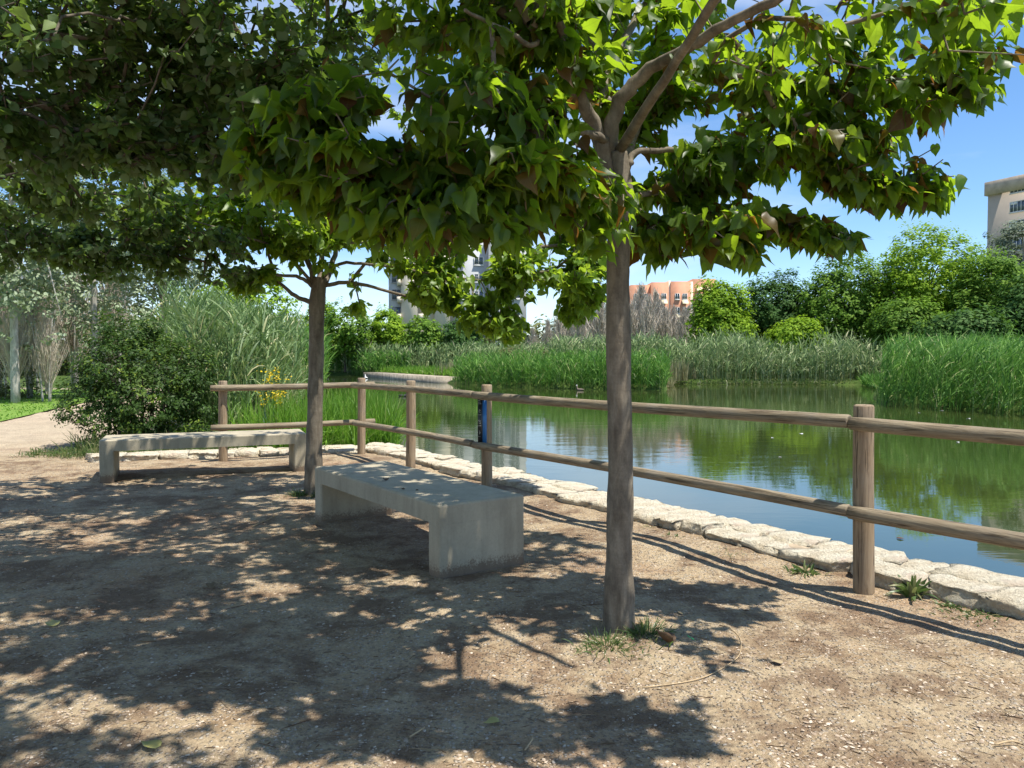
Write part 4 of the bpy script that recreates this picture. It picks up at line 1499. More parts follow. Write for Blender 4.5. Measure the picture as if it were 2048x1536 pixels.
# ---------------------------------------------------------------- the dark bush behind the far bench
bush = empty('bush', (-5.95, 12.35, 0), 'dense dark glossy-leaved bush behind the farther bench', 'bush')
m = MB()
for k in range(16):
    a = rng.uniform(0, 6.28)
    r0 = rng.uniform(0.05, 0.35)
    r1 = rng.uniform(0.3, 1.0)
    m.tube(spline([(math.cos(a) * r0, math.sin(a) * r0, -0.1), (math.cos(a) * r1 * 0.6, math.sin(a) * r1 * 0.6, 0.8), (math.cos(a) * r1, math.sin(a) * r1 * 0.9, rng.uniform(1.2, 1.9))], 4), np.linspace(0.018, 0.005, 9), 6)
m.build('stems', M['bark_far'], bush, True)
V, l, s, R = crown_data([((0, 0, 1.05), (1.05, 0.85, 1.0), 520, 34), ((-0.55, -0.1, 0.6), (0.7, 0.7, 0.6), 180, 30), ((-0.2, 0.1, 1.85), (0.55, 0.5, 0.35), 90, 26), ((0.75, -0.1, 0.9), (0.6, 0.6, 0.85), 150, 26)],
                        0.06, 1.0, 0.17, 71, 0.42)
link('foliage', mesh_np('foliage', V, l, s, M['bush_leaf'], False, {'rnd': R}), bush)

# ---------------------------------------------------------------- leafless trees
def bare_data(h, spread, n, seed, up=1.0, thick=0.02):
    r = np.random.default_rng(seed)
    parts = []
    t = r.uniform(0.08, 0.92, n)
    base = np.stack([r.normal(0, 0.03, n), r.normal(0, 0.03, n), t * h], 1)
    a = r.uniform(0, 2 * math.pi, n)
    out = r.uniform(0.12, 0.45, n) * spread
    d = np.stack([np.cos(a) * out, np.sin(a) * out, np.full(n, up)], 1)
    L = (1.1 - t) * h * r.uniform(0.35, 0.65, n)
    d1_ = ribbons('', base, d, L, thick, -0.05, None, 3, rnd=r.uniform(0, 1, n), build=False)
    parts.append(d1_)
    dn = d / np.linalg.norm(d, axis=1)[:, None]
    for k in range(4):
        tt = r.uniform(0.2, 0.95, n)
        b2_ = base + dn * (L * tt)[:, None]
        a2 = r.uniform(0, 2 * math.pi, n)
        o2 = r.uniform(0.15, 0.6, n)
        dd = np.stack([np.cos(a2) * o2, np.sin(a2) * o2, np.ones(n)], 1)
        parts.append(ribbons('', b2_, dd, L * 0.35 * r.uniform(0.5, 1.2, n), thick * 0.55, 0, None, 2, rnd=r.uniform(0, 1, n), build=False))
    return join_data(parts)


def bare_tree(name, h, spread, n, seed, thick, bark, trunk_r, stems=1):
    t = bpy.data.objects.new(name, None)
    scene.collection.objects.link(t)
    r = np.random.default_rng(seed)
    m = MB()
    for s in range(stems):
        a = r.uniform(0, 6.28)
        k = 0.0 if stems == 1 else r.uniform(0.05, 0.25)
        e_ = 0.02 * h if stems == 1 else spread * r.uniform(0.2, 0.5)
        q = spline([(math.cos(a) * k, math.sin(a) * k, -0.2), (math.cos(a) * (k + e_ * 0.3), math.sin(a) * (k + e_ * 0.3), h * 0.4), (math.cos(a) * (k + e_), math.sin(a) * (k + e_), h * 0.95)], 4)
        m.tube(q, np.linspace(trunk_r, trunk_r * 0.15, len(q)), 7, 0.03)
    m.build('trunk', bark, t, True)
    v, l, s_, rr = bare_data(h, spread, n, seed, thick=thick)
    link('branches', mesh_np('branches', v, l, s_, M['twig'], False, {'rnd': rr}), t)
    return t


protos = [bare_tree('bare_tree', 7.2, 0.7, 260, 81 + i, 0.055, M['bark_pale'], 0.06) for i in range(3)]
spots = [(1118, 70, .82), (1142, 72, .9), (1160, 69, 1.0), (1181, 73, .95), (1200, 70, 1.05), (1216, 74, 1.0), (1262, 71, .92), (1281, 73, 1.18), (1296, 70, 1.0), (1312, 74, 1.12),
         (1331, 71, .86), (1347, 73, .9), (1366, 70, .84), (1384, 72, .8), (1402, 70, .7), (1096, 73, .72), (1066, 75, .62), (1130, 78, .95), (1171, 79, 1.0), (1273, 79, 1.1), (1322, 78, 1.0), (1375, 78, .95)]
lab_bare = 'leafless pale poplar in the grey thicket across the pond'
for i, (px, d, sc) in enumerate(spots):
    o = protos[i] if i < 3 else copy_tree(protos[i % 3])
    o.location = (xat(px, d), d, 0)
    o.scale = (sc * 1.25, sc * 1.25, sc)
    o.rotation_euler = (0, 0, i * 1.3)
    left = px < 1235
    same = sorted((abs(q_[0] - 1238), q_[0]) for q_ in spots if (q_[0] < 1235) == left)
    k_ = [q_[1] for q_ in same].index(px)
    word = ('nearest', 'second', 'third', 'fourth', 'fifth', 'sixth', 'seventh', 'eighth', 'ninth', 'tenth', 'eleventh', 'twelfth', 'thirteenth')[k_]
    tag(o, f'leafless pale poplar across the pond, {word} counted {"left" if left else "right"}wards from the front trunk', 'tree', 'bare poplars across the pond')

big = [bare_tree('bare_tree', 4.6, 1.1, 420, 91 + i, 0.026, M['bark_pale'], 0.05, 5) for i in range(2)]
bigspots = [(-5, 27.5, 1.0, 'leafless grey-brown multi-stemmed tree cut by the left edge beyond the lawn'),
            (60, 27, .95, 'leafless purplish-brown tree at the back of the lawn, right of the edge one'),
            (88, 30, 1.25, 'tall leafless pale-stemmed tree behind the lawn beside the dark bush'),
            (30, 24.5, .66, 'low leafless brushy tree in front of the others at the left edge of the lawn'),
            (95, 24.8, .62, 'low leafless brushy tree at the right end of the lawn beside the dark bush'),
            (-30, 25.5, .8, 'leafless brushy tree mostly cut off by the left edge'),
            (20, 31, 1.35, 'tall leafless tree rising behind the left-edge tree on the lawn'),
            (150, 31, 1.3, 'leafless pale tree showing above the left side of the dark bush'),
            (225, 33, 1.3, 'leafless pale tree behind the top of the dark bush')]
for i, (px, d, sc, lab) in enumerate(bigspots):
    o = big[i] if i < 2 else copy_tree(big[i % 2])
    o.location = (xat(px, d), d, 0)
    o.scale = (sc, sc, sc)
    o.rotation_euler = (0, 0, i * 2.1)
    tag(o, lab, 'tree', 'bare trees behind the lawn')

# low leafy undergrowth below the bare trees at the lawn's end
far_tree('shrub', 'pale olive undergrowth shrub at the left edge of the lawn', (xat(10, 26.5), 26.5, 0), [((0, 0, 0.75), (1.3, 0.9, 0.8), 110, 24)], 0.09, M['tree_olive'], M['twig'], 1.0, 0.03, 45, 0.26, cat='shrub', limbs_n=4)

# the far woods, one mass behind everything
dd = []
for k, (px, d, h_, w_) in enumerate([(600, 120, 6, 8), (700, 125, 6.5, 9), (800, 120, 6, 8), (960, 110, 6.5, 8), (1060, 105, 6.8, 7), (1130, 104, 5.6, 6), (1210, 108, 5.8, 6), (1290, 105, 5.6, 6), (1370, 100, 6, 7), (1460, 100, 8, 8), (1560, 98, 9, 8),
                                      (1650, 96, 10, 9), (1760, 95, 10, 9), (1880, 95, 12, 10), (2000, 95, 12, 10), (2120, 92, 12, 10), (500, 90, 6, 9), (400, 80, 6, 9), (300, 75, 6, 9), (180, 70, 6.5, 9), (60, 66, 6.5, 9), (-60, 64, 6.5, 9)]):
    x_ = xat(px, d)
    dd.append(((x_, d, h_ * 0.5), (w_, 3, h_ * 0.5), 130, 16))
V, l, s, R = crown_data(dd, 0.7, 1.0, 1.1, 99)
tag(link('distant_trees', mesh_np('distant_trees', V, l, s, M['tree_olive'], False, {'rnd': R})), 'hazy belt of distant woodland behind the pond', 'woodland', kind='stuff')

# ================================================================== reeds and grasses
# right clump (standing in the water, leaning with the breeze)
reed_bed('reeds', [W(1750, 811), W(1900, 823), W(2048, 835), W(2300, 855), (30, 38), (24, 41), W(1790, 782)], 6000, (1.8, 2.65), (0.5, 1.0), (0.022, 0.036), M['reed_green'],
         'dense deep-green reed clump standing in the water at the right edge', wind=(0.32, 0.05), per=7, stalk_w=0.016, low=0.03,
         hfun=lambda p: 0.86 + 0.16 * np.clip((p[:, 1] - 25) / 12, 0, 1.2))
# far bank, long bluish band
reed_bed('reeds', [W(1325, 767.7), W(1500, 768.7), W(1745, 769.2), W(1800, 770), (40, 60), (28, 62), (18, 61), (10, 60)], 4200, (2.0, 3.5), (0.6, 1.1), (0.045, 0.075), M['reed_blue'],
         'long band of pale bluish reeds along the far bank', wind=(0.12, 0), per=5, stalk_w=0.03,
         hfun=lambda p: 0.82 + 0.3 * np.clip((p[:, 1] - 52) / 9, 0, 1) + 0.1 * np.sin(p[:, 0] * 0.9))
# peninsula in the middle
reed_bed('reeds', [W(905, 768.5), W(1000, 774.5), W(1180, 779.5), W(1331, 781.5), W(1338, 772), (9, 51), (-4, 56)], 3800, (1.5, 2.2), (0.5, 0.9), (0.032, 0.055), M['reed_green'],
         'bright green reeds on the point in the middle of the pond', per=5, stalk_w=0.02, low=0.1,
         hfun=lambda p: 0.9 + 0.18 * np.sin(p[:, 0] * 1.3 + p[:, 1]))
reed_bed('reeds', [W(738, 753), W(700, 751), W(640, 750.5), (-32, 84), (-12, 86), (-10, 76)], 2200, (1.7, 2.4), (0.6, 1.0), (0.06, 0.09), M['reed_green'],
         'green reeds on the far shore left of the stone quay', per=5, stalk_w=0.03)
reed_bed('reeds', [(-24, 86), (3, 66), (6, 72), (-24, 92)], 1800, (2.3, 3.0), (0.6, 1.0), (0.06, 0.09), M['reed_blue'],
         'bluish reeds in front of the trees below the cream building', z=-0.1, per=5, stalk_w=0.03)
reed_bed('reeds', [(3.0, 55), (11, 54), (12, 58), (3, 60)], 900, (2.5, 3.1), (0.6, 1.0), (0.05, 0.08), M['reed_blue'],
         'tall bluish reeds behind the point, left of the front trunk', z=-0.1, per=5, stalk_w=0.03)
grass_patch('grass', [tuple(qa + nq * 0.9), tuple(qb + nq * 0.7), (2, 52), (-6, 66), (-14, 78)], 9000, (0.5, 1.3), (0.03, 0.06), (0.1, 0.6), M['grass'], 'fresh green grass mounds above the stone quay', z=-0.05, clump=320, lean=0.35)
grass_patch('grass', [(-6, 60), (11, 51), (14, 56), (-2, 66)], 7000, (0.9, 1.9), (0.03, 0.055), (0.0, 0.3), M['dry_grass'], 'straw-coloured dry grass behind the green reed point', z=-0.1, lean=0.12, clump=500)
grass_patch('grass', [W(1330, 768.3), W(1500, 769.3), W(1745, 770.0), W(1745, 767.0), W(1330, 765.5)], 9000, (0.15, 0.55), (0.03, 0.06), (0.1, 0.7), M['weed'], 'low strip of bright grass at the waterline of the far bank', z=-0.33, lean=0.5)

grass_patch('grass', [W(1300, 776), W(1345, 776), W(1350, 766), W(1300, 764)], 3000, (0.3, 0.9), (0.03, 0.06), (0.1, 0.5), M['dry_grass'], 'dry grass in the notch between the green reed point and the far bank', z=-0.3, lean=0.3)
grass_patch('grass', [W(1725, 771), W(1765, 784), (24, 44), (24, 53)], 3500, (0.4, 1.2), (0.03, 0.06), (0.1, 0.5), M['reed_green'], 'rank green grass in the notch between the far bank and the right reed clump', z=-0.3, lean=0.3)

# near, on the left: tall reeds, grass behind the fence
reed_bed('reeds', [(-5.0, 12.5), (-4.5, 12.3), (-4.25, 13.4), (-4.5, 15.5), (-5.4, 20), (-8.0, 20), (-6.4, 14)], 1300, (2.1, 2.75), (0.40, 0.75), (0.018, 0.034), M['reed'],
         'tall pale green reeds behind the fence, between the dark bush and the second trunk', z=-0.05, per=10, stalk_w=0.012, low=0.12, segs=4,
         hfun=lambda p: np.clip(1.04 - 0.10 * np.clip(p[:, 0] + 6.2 + (p[:, 1] - 12) * 0.15, 0, 3), 0.6, 1.05))
reed_bed('reeds', [(-6.5, 20), (-4.8, 20), (-7.5, 30), (-13, 36), (-12, 28)], 1300, (2.0, 2.5), (0.5, 0.8), (0.03, 0.045), M['reed_green'],
         'green reeds running away along the left shore behind the tall pale ones', z=-0.2, per=6, stalk_w=0.02)
lf = lambda a, b: tuple(C0 + D_L * a + N_L * b)
grass_patch('grass', [lf(0.15, 0.85), lf(1.9, 0.95), (-3.9, 15.2), (-3.5, 18.5), (-2.6, 15.5), (-2.0, 12.6)], 12000, (0.75, 1.40), (0.010, 0.018), (0.10, 0.7), M['grass'],
            'lush bright green long grass growing at the water behind the left fence', z=-0.2, lean=0.30, segs=5, clump=260)
grass_patch('grass', [lf(1.7, 0.8), lf(4.0, 0.8), lf(4.2, 2.2), lf(1.8, 3.2)], 3000, (0.18, 0.55), (0.008, 0.014), (0.2, 0.9), M['weed'],
            'thin mixed weeds between the stone edging and the tall reeds', z=0.0, lean=0.45, segs=4, clump=150)
gp = grass_patch('grass', lawn_poly[[1, 2, 3, 4, 5, 6, 7]] * 1.0, 16000, (0.05, 0.12), (0.02, 0.04), (0.2, 0.7), M['grass'], 'short turf blades of the sunny lawn on the left', z=0.03, lean=0.6, segs=2)
# skirt of weeds under the bush
grass_patch('grass', [(-7.3, 11.35), (-6.9, 10.9), (-5.3, 10.95), (-4.6, 11.4), (-6.0, 11.9)], 1800, (0.05, 0.20), (0.008, 0.014), (0.2, 0.9), M['weed'], 'low dark weeds creeping out from under the dark bush', z=0.0, lean=0.8, segs=3, clump=90)


# ================================================================== small plants
def tuft(name, loc, n, h, w, droop, lean, mat, label, cat='weed', spread=0.05, group=None, segs=4, ell=(1, 1)):
    N = n
    a = rng.uniform(0, 2 * math.pi, N)
    r = np.abs(rng.normal(0, spread, N))
    base = np.stack([np.cos(a) * r * ell[0], np.sin(a) * r * ell[1], np.zeros(N) - 0.01], 1)
    d = np.stack([np.cos(a) * rng.uniform(0, lean, N), np.sin(a) * rng.uniform(0, lean, N), np.ones(N)], 1)
    o = ribbons(name, base, d, rng.uniform(h[0], h[1], N), rng.uniform(w[0], w[1], N), rng.uniform(droop[0], droop[1], N), mat, segs)
    o.location = loc
    return tag(o, label, cat, group)


def gp_(px, py, z=0.0):
    q = G(px, py, z)
    return (q[0], q[1], z)


tuft('grass_tuft', gp_(1290, 1272), 420, (0.06, 0.16), (0.004, 0.007), (0.2, 0.9), 0.9, M['weed'], 'grass tuft against the right side of the front trunk base', 'grass tuft', 0.07)
tuft('grass_tuft', gp_(1215, 1292), 380, (0.05, 0.14), (0.004, 0.007), (0.2, 0.9), 1.1, M['weed'], 'grass tuft in front of the front trunk base, on its left', 'grass tuft', 0.08)
tuft('grass_tuft', gp_(1330, 1253), 70, (0.03, 0.07), (0.004, 0.007), (0.3, 0.9), 1.1, M['weed'], 'tiny grass sprig a little right of the front trunk', 'grass tuft', 0.04)
tuft('grass_tuft', gp_(600, 990), 200, (0.06, 0.15), (0.005, 0.009), (0.2, 0.9), 1.0, M['weed'], 'weedy tuft at the left foot of the second trunk', 'grass tuft', 0.07)
tuft('grass_tuft', gp_(645, 990), 150, (0.05, 0.12), (0.005, 0.009), (0.2, 0.9), 1.0, M['weed'], 'weedy tuft at the right foot of the second trunk', 'grass tuft', 0.05)
tuft('weed_plant', gp_(1822, 1190), 46, (0.12, 0.21), (0.016, 0.028), (0.2, 0.8), 0.9, M['weed'], 'upright spiky weed against the stones just right of the nearest fence post', 'weed', 0.025)
tuft('weed_plant', gp_(1610, 1142), 60, (0.06, 0.12), (0.010, 0.018), (0.3, 0.9), 1.3, M['weed'], 'low grey-green weed against the stones left of the nearest fence post', 'weed', 0.05)
tuft('weed_plant', gp_(1975, 1228), 170, (0.03, 0.07), (0.005, 0.010), (0.3, 0.9), 1.6, M['weed'], 'flat green weed mat near the stones at the right edge', 'weed', 0.10, ell=(1.6, 1.0))
tuft('weed_plant', gp_(1900, 1210), 40, (0.03, 0.06), (0.006, 0.010), (0.3, 0.9), 1.4, M['weed'], 'small sprig left of the flat weed mat at the right edge', 'weed', 0.03)
tuft('weed_plant', gp_(1345, 1078), 40, (0.05, 0.10), (0.008, 0.015), (0.3, 0.8), 1.1, M['weed'], 'small grey-green weed beside the stones right of the front trunk', 'weed', 0.03)
tuft('weed_plant', gp_(1300, 1056), 60, (0.04, 0.08), (0.004, 0.008), (0.3, 0.8), 1.1, M['dry_grass'], 'pale dry weed beside the stones just right of the front trunk', 'weed', 0.05)
tuft('weed_plant', gp_(1460, 1110), 80, (0.03, 0.08), (0.003, 0.006), (0.3, 0.8), 1.3, M['dry_grass'], 'thin dry weed on bare earth between front trunk and nearest post', 'weed', 0.07)
tuft('weed_plant', gp_(1545, 1105), 80, (0.03, 0.08), (0.003, 0.006), (0.3, 0.8), 1.3, M['dry_grass'], 'straggly dry weed hugging the stones between trunk and nearest post', 'weed', 0.06)
tuft('weed_plant', gp_(1760, 1150), 60, (0.03, 0.08), (0.004, 0.008), (0.3, 0.8), 1.2, M['weed'], 'short green weed at the right foot of the nearest fence post', 'weed', 0.05)
tuft('weed_plant', gp_(780, 945), 120, (0.04, 0.10), (0.004, 0.008), (0.3, 0.8), 1.2, M['dry_grass'], 'dry weed at the inner corner of the stones behind the near bench', 'weed', 0.12)
tuft('weed_plant', gp_(700, 905), 90, (0.05, 0.13), (0.006, 0.010), (0.3, 0.8), 1.0, M['dry_grass'], 'yellowish weed on the stones left of the corner post', 'weed', 0.07)
tuft('weed_plant', gp_(960, 985), 90, (0.03, 0.09), (0.004, 0.008), (0.3, 0.8), 1.2, M['weed'], 'small weed by the stones behind the post with the marker plate', 'weed', 0.08)
tuft('weed_plant', gp_(2045, 1225), 50, (0.05, 0.11), (0.008, 0.014), (0.3, 0.8), 1.0, M['weed'], 'weed cut by the right edge beside the stones', 'weed', 0.04)

# thin grass wisps on top of the marker post
tuft('iris_plant', (-3.82, 12.15, 0.0), 16, (0.45, 0.75), (0.022, 0.034), (0.02, 0.25), 0.25, M['iris'], 'blue-green sword-leaved plant below the yellow flowers behind the left fence', 'plant', 0.05, segs=5)

# yellow flowering plant
fl_ = empty('flowering_plant', (-3.85, 12.5, 0.0), 'yellow-flowered plant behind the top rail of the left fence', 'flowers')
N = 34
a = rng.uniform(0, 6.28, N)
sp_ = rng.uniform(0.0, 0.30, N)
H = rng.uniform(0.72, 1.32, N)
base = np.stack([rng.normal(0, 0.08, N), rng.normal(0, 0.08, N), np.full(N, -0.05)], 1)
dirs = np.stack([np.cos(a) * sp_, np.sin(a) * sp_, np.ones(N)], 1)
ribbons('stems', base, dirs, H, 0.007, 0.0, M['weed'], 3, fl_)
tips_ = base + dirs / np.linalg.norm(dirs, axis=1)[:, None] * H[:, None]
tt = np.repeat(tips_, 9, 0) + rng.normal(0, 0.032, (N * 9, 3)) * np.array([1, 1, 1.5])
r_ = rng.normal(0, 1, (len(tt), 3)) * np.array([1, 1, 0.4])
dat = leaves_data(leaf_template('poplar'), tt, r_, np.array([0, 0, 1.0]) + rng.normal(0, 0.5, (len(tt), 3)), rng.uniform(0.022, 0.040, len(tt)), rng.uniform(0, 1, len(tt)), 0.5)
link('blossoms', mesh_np('blossoms', dat[0], dat[1], dat[2], M['yellow'], False, {'rnd': dat[3]}), fl_)

# ================================================================== gravel and litter
def pebble_field(name, n, size, xr, label, lim, mat):
    # more near the camera, thinning with distance
    d = 1.9 + (lim - 1.9) * rng.uniform(0, 1, n) ** 1.7
    x = rng.uniform(-0.74, 0.74, n) * d
    p = np.stack([x, d], 1)
    ok = (p @ N_R < 4.55)
    for (c, hl, hw, ang) in ((b1c, 1.12, 0.36, math.atan2(0.816, -0.578)), (b2c, 1.2, 0.36, math.atan2(0.375, 0.927))):
        u = np.array([math.cos(ang), math.sin(ang)])
        q = p - c
        inside = (np.abs(q @ u) > hl - 0.2) & (np.abs(q @ u) < hl) & (np.abs(q @ np.array([-u[1], u[0]])) < hw)
        ok &= ~inside
    p = p[ok]
    n = len(p)
    s = size[0] * (size[1] / size[0]) ** (rng.uniform(0, 1, n) ** 2.2)
    V0 = np.array([(1, 0, 0), (0.4, 0.8, 0.1), (-0.6, 0.7, 0), (-1, -0.1, 0), (-0.3, -0.8, 0), (0.6, -0.6, 0), (0.3, 0.1, 0.6), (-0.35, 0.1, 0.5)])
    Fc = [(0, 1, 6), (1, 2, 7, 6), (2, 3, 7), (3, 4, 7), (4, 5, 6, 7), (5, 0, 6)]
    T = np.broadcast_to(V0, (n, 8, 3)) * rng.uniform(0.6, 1.3, (n, 8, 1)) * np.array([1, 1, 0.8])
    a = rng.uniform(0, 6.28, n)
    c, s_ = np.cos(a)[:, None], np.sin(a)[:, None]
    st = rng.uniform(0.5, 1.0, n)[:, None]
    X_ = T[:, :, 0] * c - T[:, :, 1] * st * s_
    Y_ = T[:, :, 0] * s_ + T[:, :, 1] * st * c
    V = np.stack([X_ * s[:, None] + p[:, 0:1], Y_ * s[:, None] + p[:, 1:2], T[:, :, 2] * s[:, None] - 0.001], 2)
    und_ = 0.012 * np.sin(p[:, 0] * 2.1 + 1.3 * np.sin(p[:, 1] * 1.7)) + 0.010 * np.sin(p[:, 1] * 3.3 + p[:, 0] * 1.1)
    V[:, :, 2] += und_[:, None]
    f = np.concatenate([np.array(q) for q in Fc])
    loops = (f[None, :] + (np.arange(n) * 8)[:, None]).ravel()
    sizes = np.tile(np.array([len(q) for q in Fc]), n)
    me = mesh_np(name, V.reshape(-1, 3), loops, sizes, mat, False, {'rnd': np.repeat(rng.uniform(0, 1, n), 8)})
    return tag(link(name, me), label, 'gravel', kind='stuff')


def ground_h(p):
    return 0.012 * np.sin(p[:, 0] * 2.1 + 1.3 * np.sin(p[:, 1] * 1.7)) + 0.010 * np.sin(p[:, 1] * 3.3 + p[:, 0] * 1.1)


pebble_field('gravel', 60000, (0.0026, 0.012), 1, 'loose pale gravel scattered over the earth', 9.5, M['pebble'])

# litter: dry stalk bits, crumbled leaves
n = 5200
d = 1.9 + 8.5 * rng.uniform(0, 1, n) ** 1.5
x = rng.uniform(-0.74, 0.74, n) * d
p = np.stack([x, d], 1)
p = p[(p @ N_R < 4.5)]
n = len(p)
a = rng.uniform(0, 6.28, n)
lit = ribbons('leaf_litter', np.column_stack([p, ground_h(p) + 0.004]), np.stack([np.cos(a), np.sin(a), rng.uniform(0.0, 0.15, n)], 1), rng.uniform(0.012, 0.07, n) * np.where(rng.uniform(0, 1, n) < 0.06, 2.2, 1),
              rng.uniform(0.0015, 0.0055, n), rng.uniform(0.0, 0.10, n), M['dead_leaf'], 3)
tag(lit, 'dry stalk and leaf crumbs scattered on the earth', 'litter', kind='stuff')


def single_leaf(loc, size, mat, label, yaw, curl=1.0, kind='mulberry', name='fallen_leaf', cat='leaf', tilt=0.1, rnd=0.5, group=None):
    T, Fc = leaf_template(kind)
    T = T.copy()
    T[:, 2] = np.abs(T[:, 0]) ** 1.3 * curl * 0.8 + 0.25 * curl * (T[:, 1] - 0.4) ** 2 + 0.02
    T[:, 1] -= 0.45
    T = T * size
    me = mesh_np(name, T, np.concatenate([np.array(q) for q in Fc]), np.array([len(q) for q in Fc]), mat, True, {'rnd': np.full(len(T), rnd)})
    o = link(name, me)
    o.location = loc
    o.rotation_euler = (tilt, tilt * 0.6, yaw)
    sol = o.modifiers.new('thickness', 'SOLIDIFY')
    sol.thickness = 0.0012
    return tag(o, label, cat, group)


def gl(px, py, dz=0.006):
    q = G(px, py)
    return (q[0], q[1], ground_h(q[None, :2])[0] + dz)


single_leaf(gl(105, 1252), 0.075, M['fallen_leaf'], 'yellow fallen leaf in the shade at the far left of the ground', 0.6, 0.8)
single_leaf(gl(300, 1506), 0.065, M['fallen_leaf'], 'yellow fallen leaf at the bottom left of the picture', 1.2, 0.7)
single_leaf(gl(985, 1442), 0.060, M['fallen_leaf'], 'yellow fallen leaf on the sunlit patch at the bottom centre', 2.1, 0.7)
single_leaf(gl(425, 1176), 0.080, M['dead_leaf'], 'curled brown leaf in the shade left of the near bench', 0.2, 1.2, rnd=0.6)
single_leaf(gl(1326, 1294, 0.02), 0.085, M['dead_leaf'], 'curled dark dead leaf standing on the earth right of the front trunk', 1.1, 1.9, tilt=0.5, rnd=0.2)
single_leaf(gl(1362, 1232), 0.045, M['dead_leaf'], 'pale small dead leaf on the sunlit earth right of the front trunk', 0.3, 0.5, rnd=0.95)
single_leaf(gl(1552, 1332), 0.05, M['dead_leaf'], 'pale dead leaf beyond the curved dry stem', 0.9, 0.5, rnd=0.95)

# leaves lying on the near bench top
bt = lambda px, py: (lambda q: (q[0], q[1], 0.478))(G(px, py, 0.475))
for (px, py, yw, sz, lb) in ((771, 961, 0.3, 0.055, 'dark dead leaf lying on the near bench top, farthest of three'),
                             (806, 979, 1.4, 0.028, 'tiny dark leaf scrap on the near bench top, left of the nearest scrap'),
                             (834, 981, 2.3, 0.022, 'tiny dark leaf scrap on the near bench top, rightmost of three')):
    single_leaf(bt(px, py), sz, M['dead_leaf'], lb, yw, 1.0, 'poplar', rnd=0.05)

# green plastic scrap
q = gl(1381, 1287, 0.008)
m = MB()
m.rings([np.array([(x, -0.004, z), (x, 0.004, z + 0.001), (x, 0.004, z + 0.003), (x, -0.004, z + 0.002)]) for x, z in ((-0.022, 0.0), (-0.008, 0.003), (0.008, 0.002), (0.022, 0.006))])
o = m.build('plastic_scrap', M['green_plastic'])
o.location = q
o.rotation_euler = (0, 0, RAD(118))
tag(o, 'small bright green plastic strip lying on the earth right of the front trunk', 'litter')

# curved dry stem
pts_ = [gl(px, py, 0.006) for px, py in ((1432, 1246), (1458, 1262), (1478, 1282), (1482, 1300), (1476, 1322), (1450, 1340), (1410, 1358), (1360, 1368), (1285, 1375))]
pts_ = np.array(pts_)
o0 = pts_[4].copy()
m = MB()
m.tube(spline(pts_ - o0, 5), np.linspace(0.0014, 0.0026, 41), 6)
o = m.build('dry_stem', M['dry_stem'], None, True)
o.location = o0
tag(o, 'long thin dry stem bent in an arc on the earth right of the front trunk', 'stem')
for (x0, y0, x1, y1, lb) in ((1050, 1500, 1064, 1470, 'short thick dry twig at the bottom centre beside the sunlit patch'),
                             (505, 1055, 560, 1035, 'thin pale twig in the shade left of the near bench leg'),
                             (596, 1106, 640, 1090, 'thin dry stalk lying under the left side of the near bench'),
                             (820, 1475, 850, 1455, 'small dark twig on the edge of the sunlit patch at the bottom'),
                             (1990, 1492, 2040, 1488, 'pale dry twig at the bottom right corner')):
    A, B = np.array(gl(x0, y0, 0.007)), np.array(gl(x1, y1, 0.009))
    m = MB()
    mid = (A + B) / 2 + np.array([0.012, 0.006, 0.006])
    m.tube(spline([A - A, mid - A, B - A], 5), np.linspace(0.004, 0.002, 11), 6, 0.05)
    o = m.build('twig', M['dry_stem'], None, True)
    o.location = A
    tag(o, lb, 'twig')

# ================================================================== on the water
def bird(loc, yaw, s, body_mat, label, head_mat=None, neck=0.10):
    b = empty('water_bird', loc, label, 'bird', rz=yaw)
    m = MB()
    k = 12
    a = np.linspace(0, 2 * math.pi, k, endpoint=False)
    prof = [(-0.20, 0.055, 0.006, 0.006), (-0.17, 0.050, 0.03, 0.02), (-0.10, 0.040, 0.065, 0.05), (0.0, 0.035, 0.078, 0.062), (0.08, 0.04, 0.065, 0.056), (0.125, 0.062, 0.04, 0.042),
            (0.140, 0.062 + neck * 0.45, 0.024, 0.028), (0.150, 0.062 + neck * 0.8, 0.022, 0.024)]
    rr = []
    for i, (x, z, ry, rz_) in enumerate(prof):
        tilt = 0 if i < 5 else (0.7 if i == 5 else 1.35)
        rr.append(np.stack([x - np.sin(a) * rz_ * math.sin(tilt), np.cos(a) * ry, z + np.sin(a) * rz_ * math.cos(tilt)], 1))
    hz = 0.062 + neck
    for (x, ry) in ((0.125, 0.02), (0.145, 0.027), (0.165, 0.024), (0.182, 0.012)):
        pass
    m.rings([q * s for q in rr])
    # head grown out of the neck
    hd = []
    for (z, ry, rx, cx) in ((hz - 0.022, 0.020, 0.022, 0.150), (hz - 0.004, 0.026, 0.031, 0.155), (hz + 0.014, 0.024, 0.029, 0.155), (hz + 0.027, 0.012, 0.015, 0.152)):
        hd.append(np.stack([cx + np.cos(a) * rx, np.sin(a) * ry, np.full(k, z)], 1))
    m.build('body', body_mat, b, True)
    m = MB()
    m.rings([q * s for q in hd])
    m.build('head', head_mat or body_mat, b, True)
    m = MB()
    m.rings([np.array([(0.18, -0.008, hz), (0.18, 0.008, hz), (0.18, 0.007, hz + 0.012), (0.18, -0.007, hz + 0.012)]) * s,
             np.array([(0.215, -0.003, hz), (0.215, 0.003, hz), (0.215, 0.003, hz + 0.004), (0.215, -0.003, hz + 0.004)]) * s])
    m.build('bill', M['bill'], b)
    return b


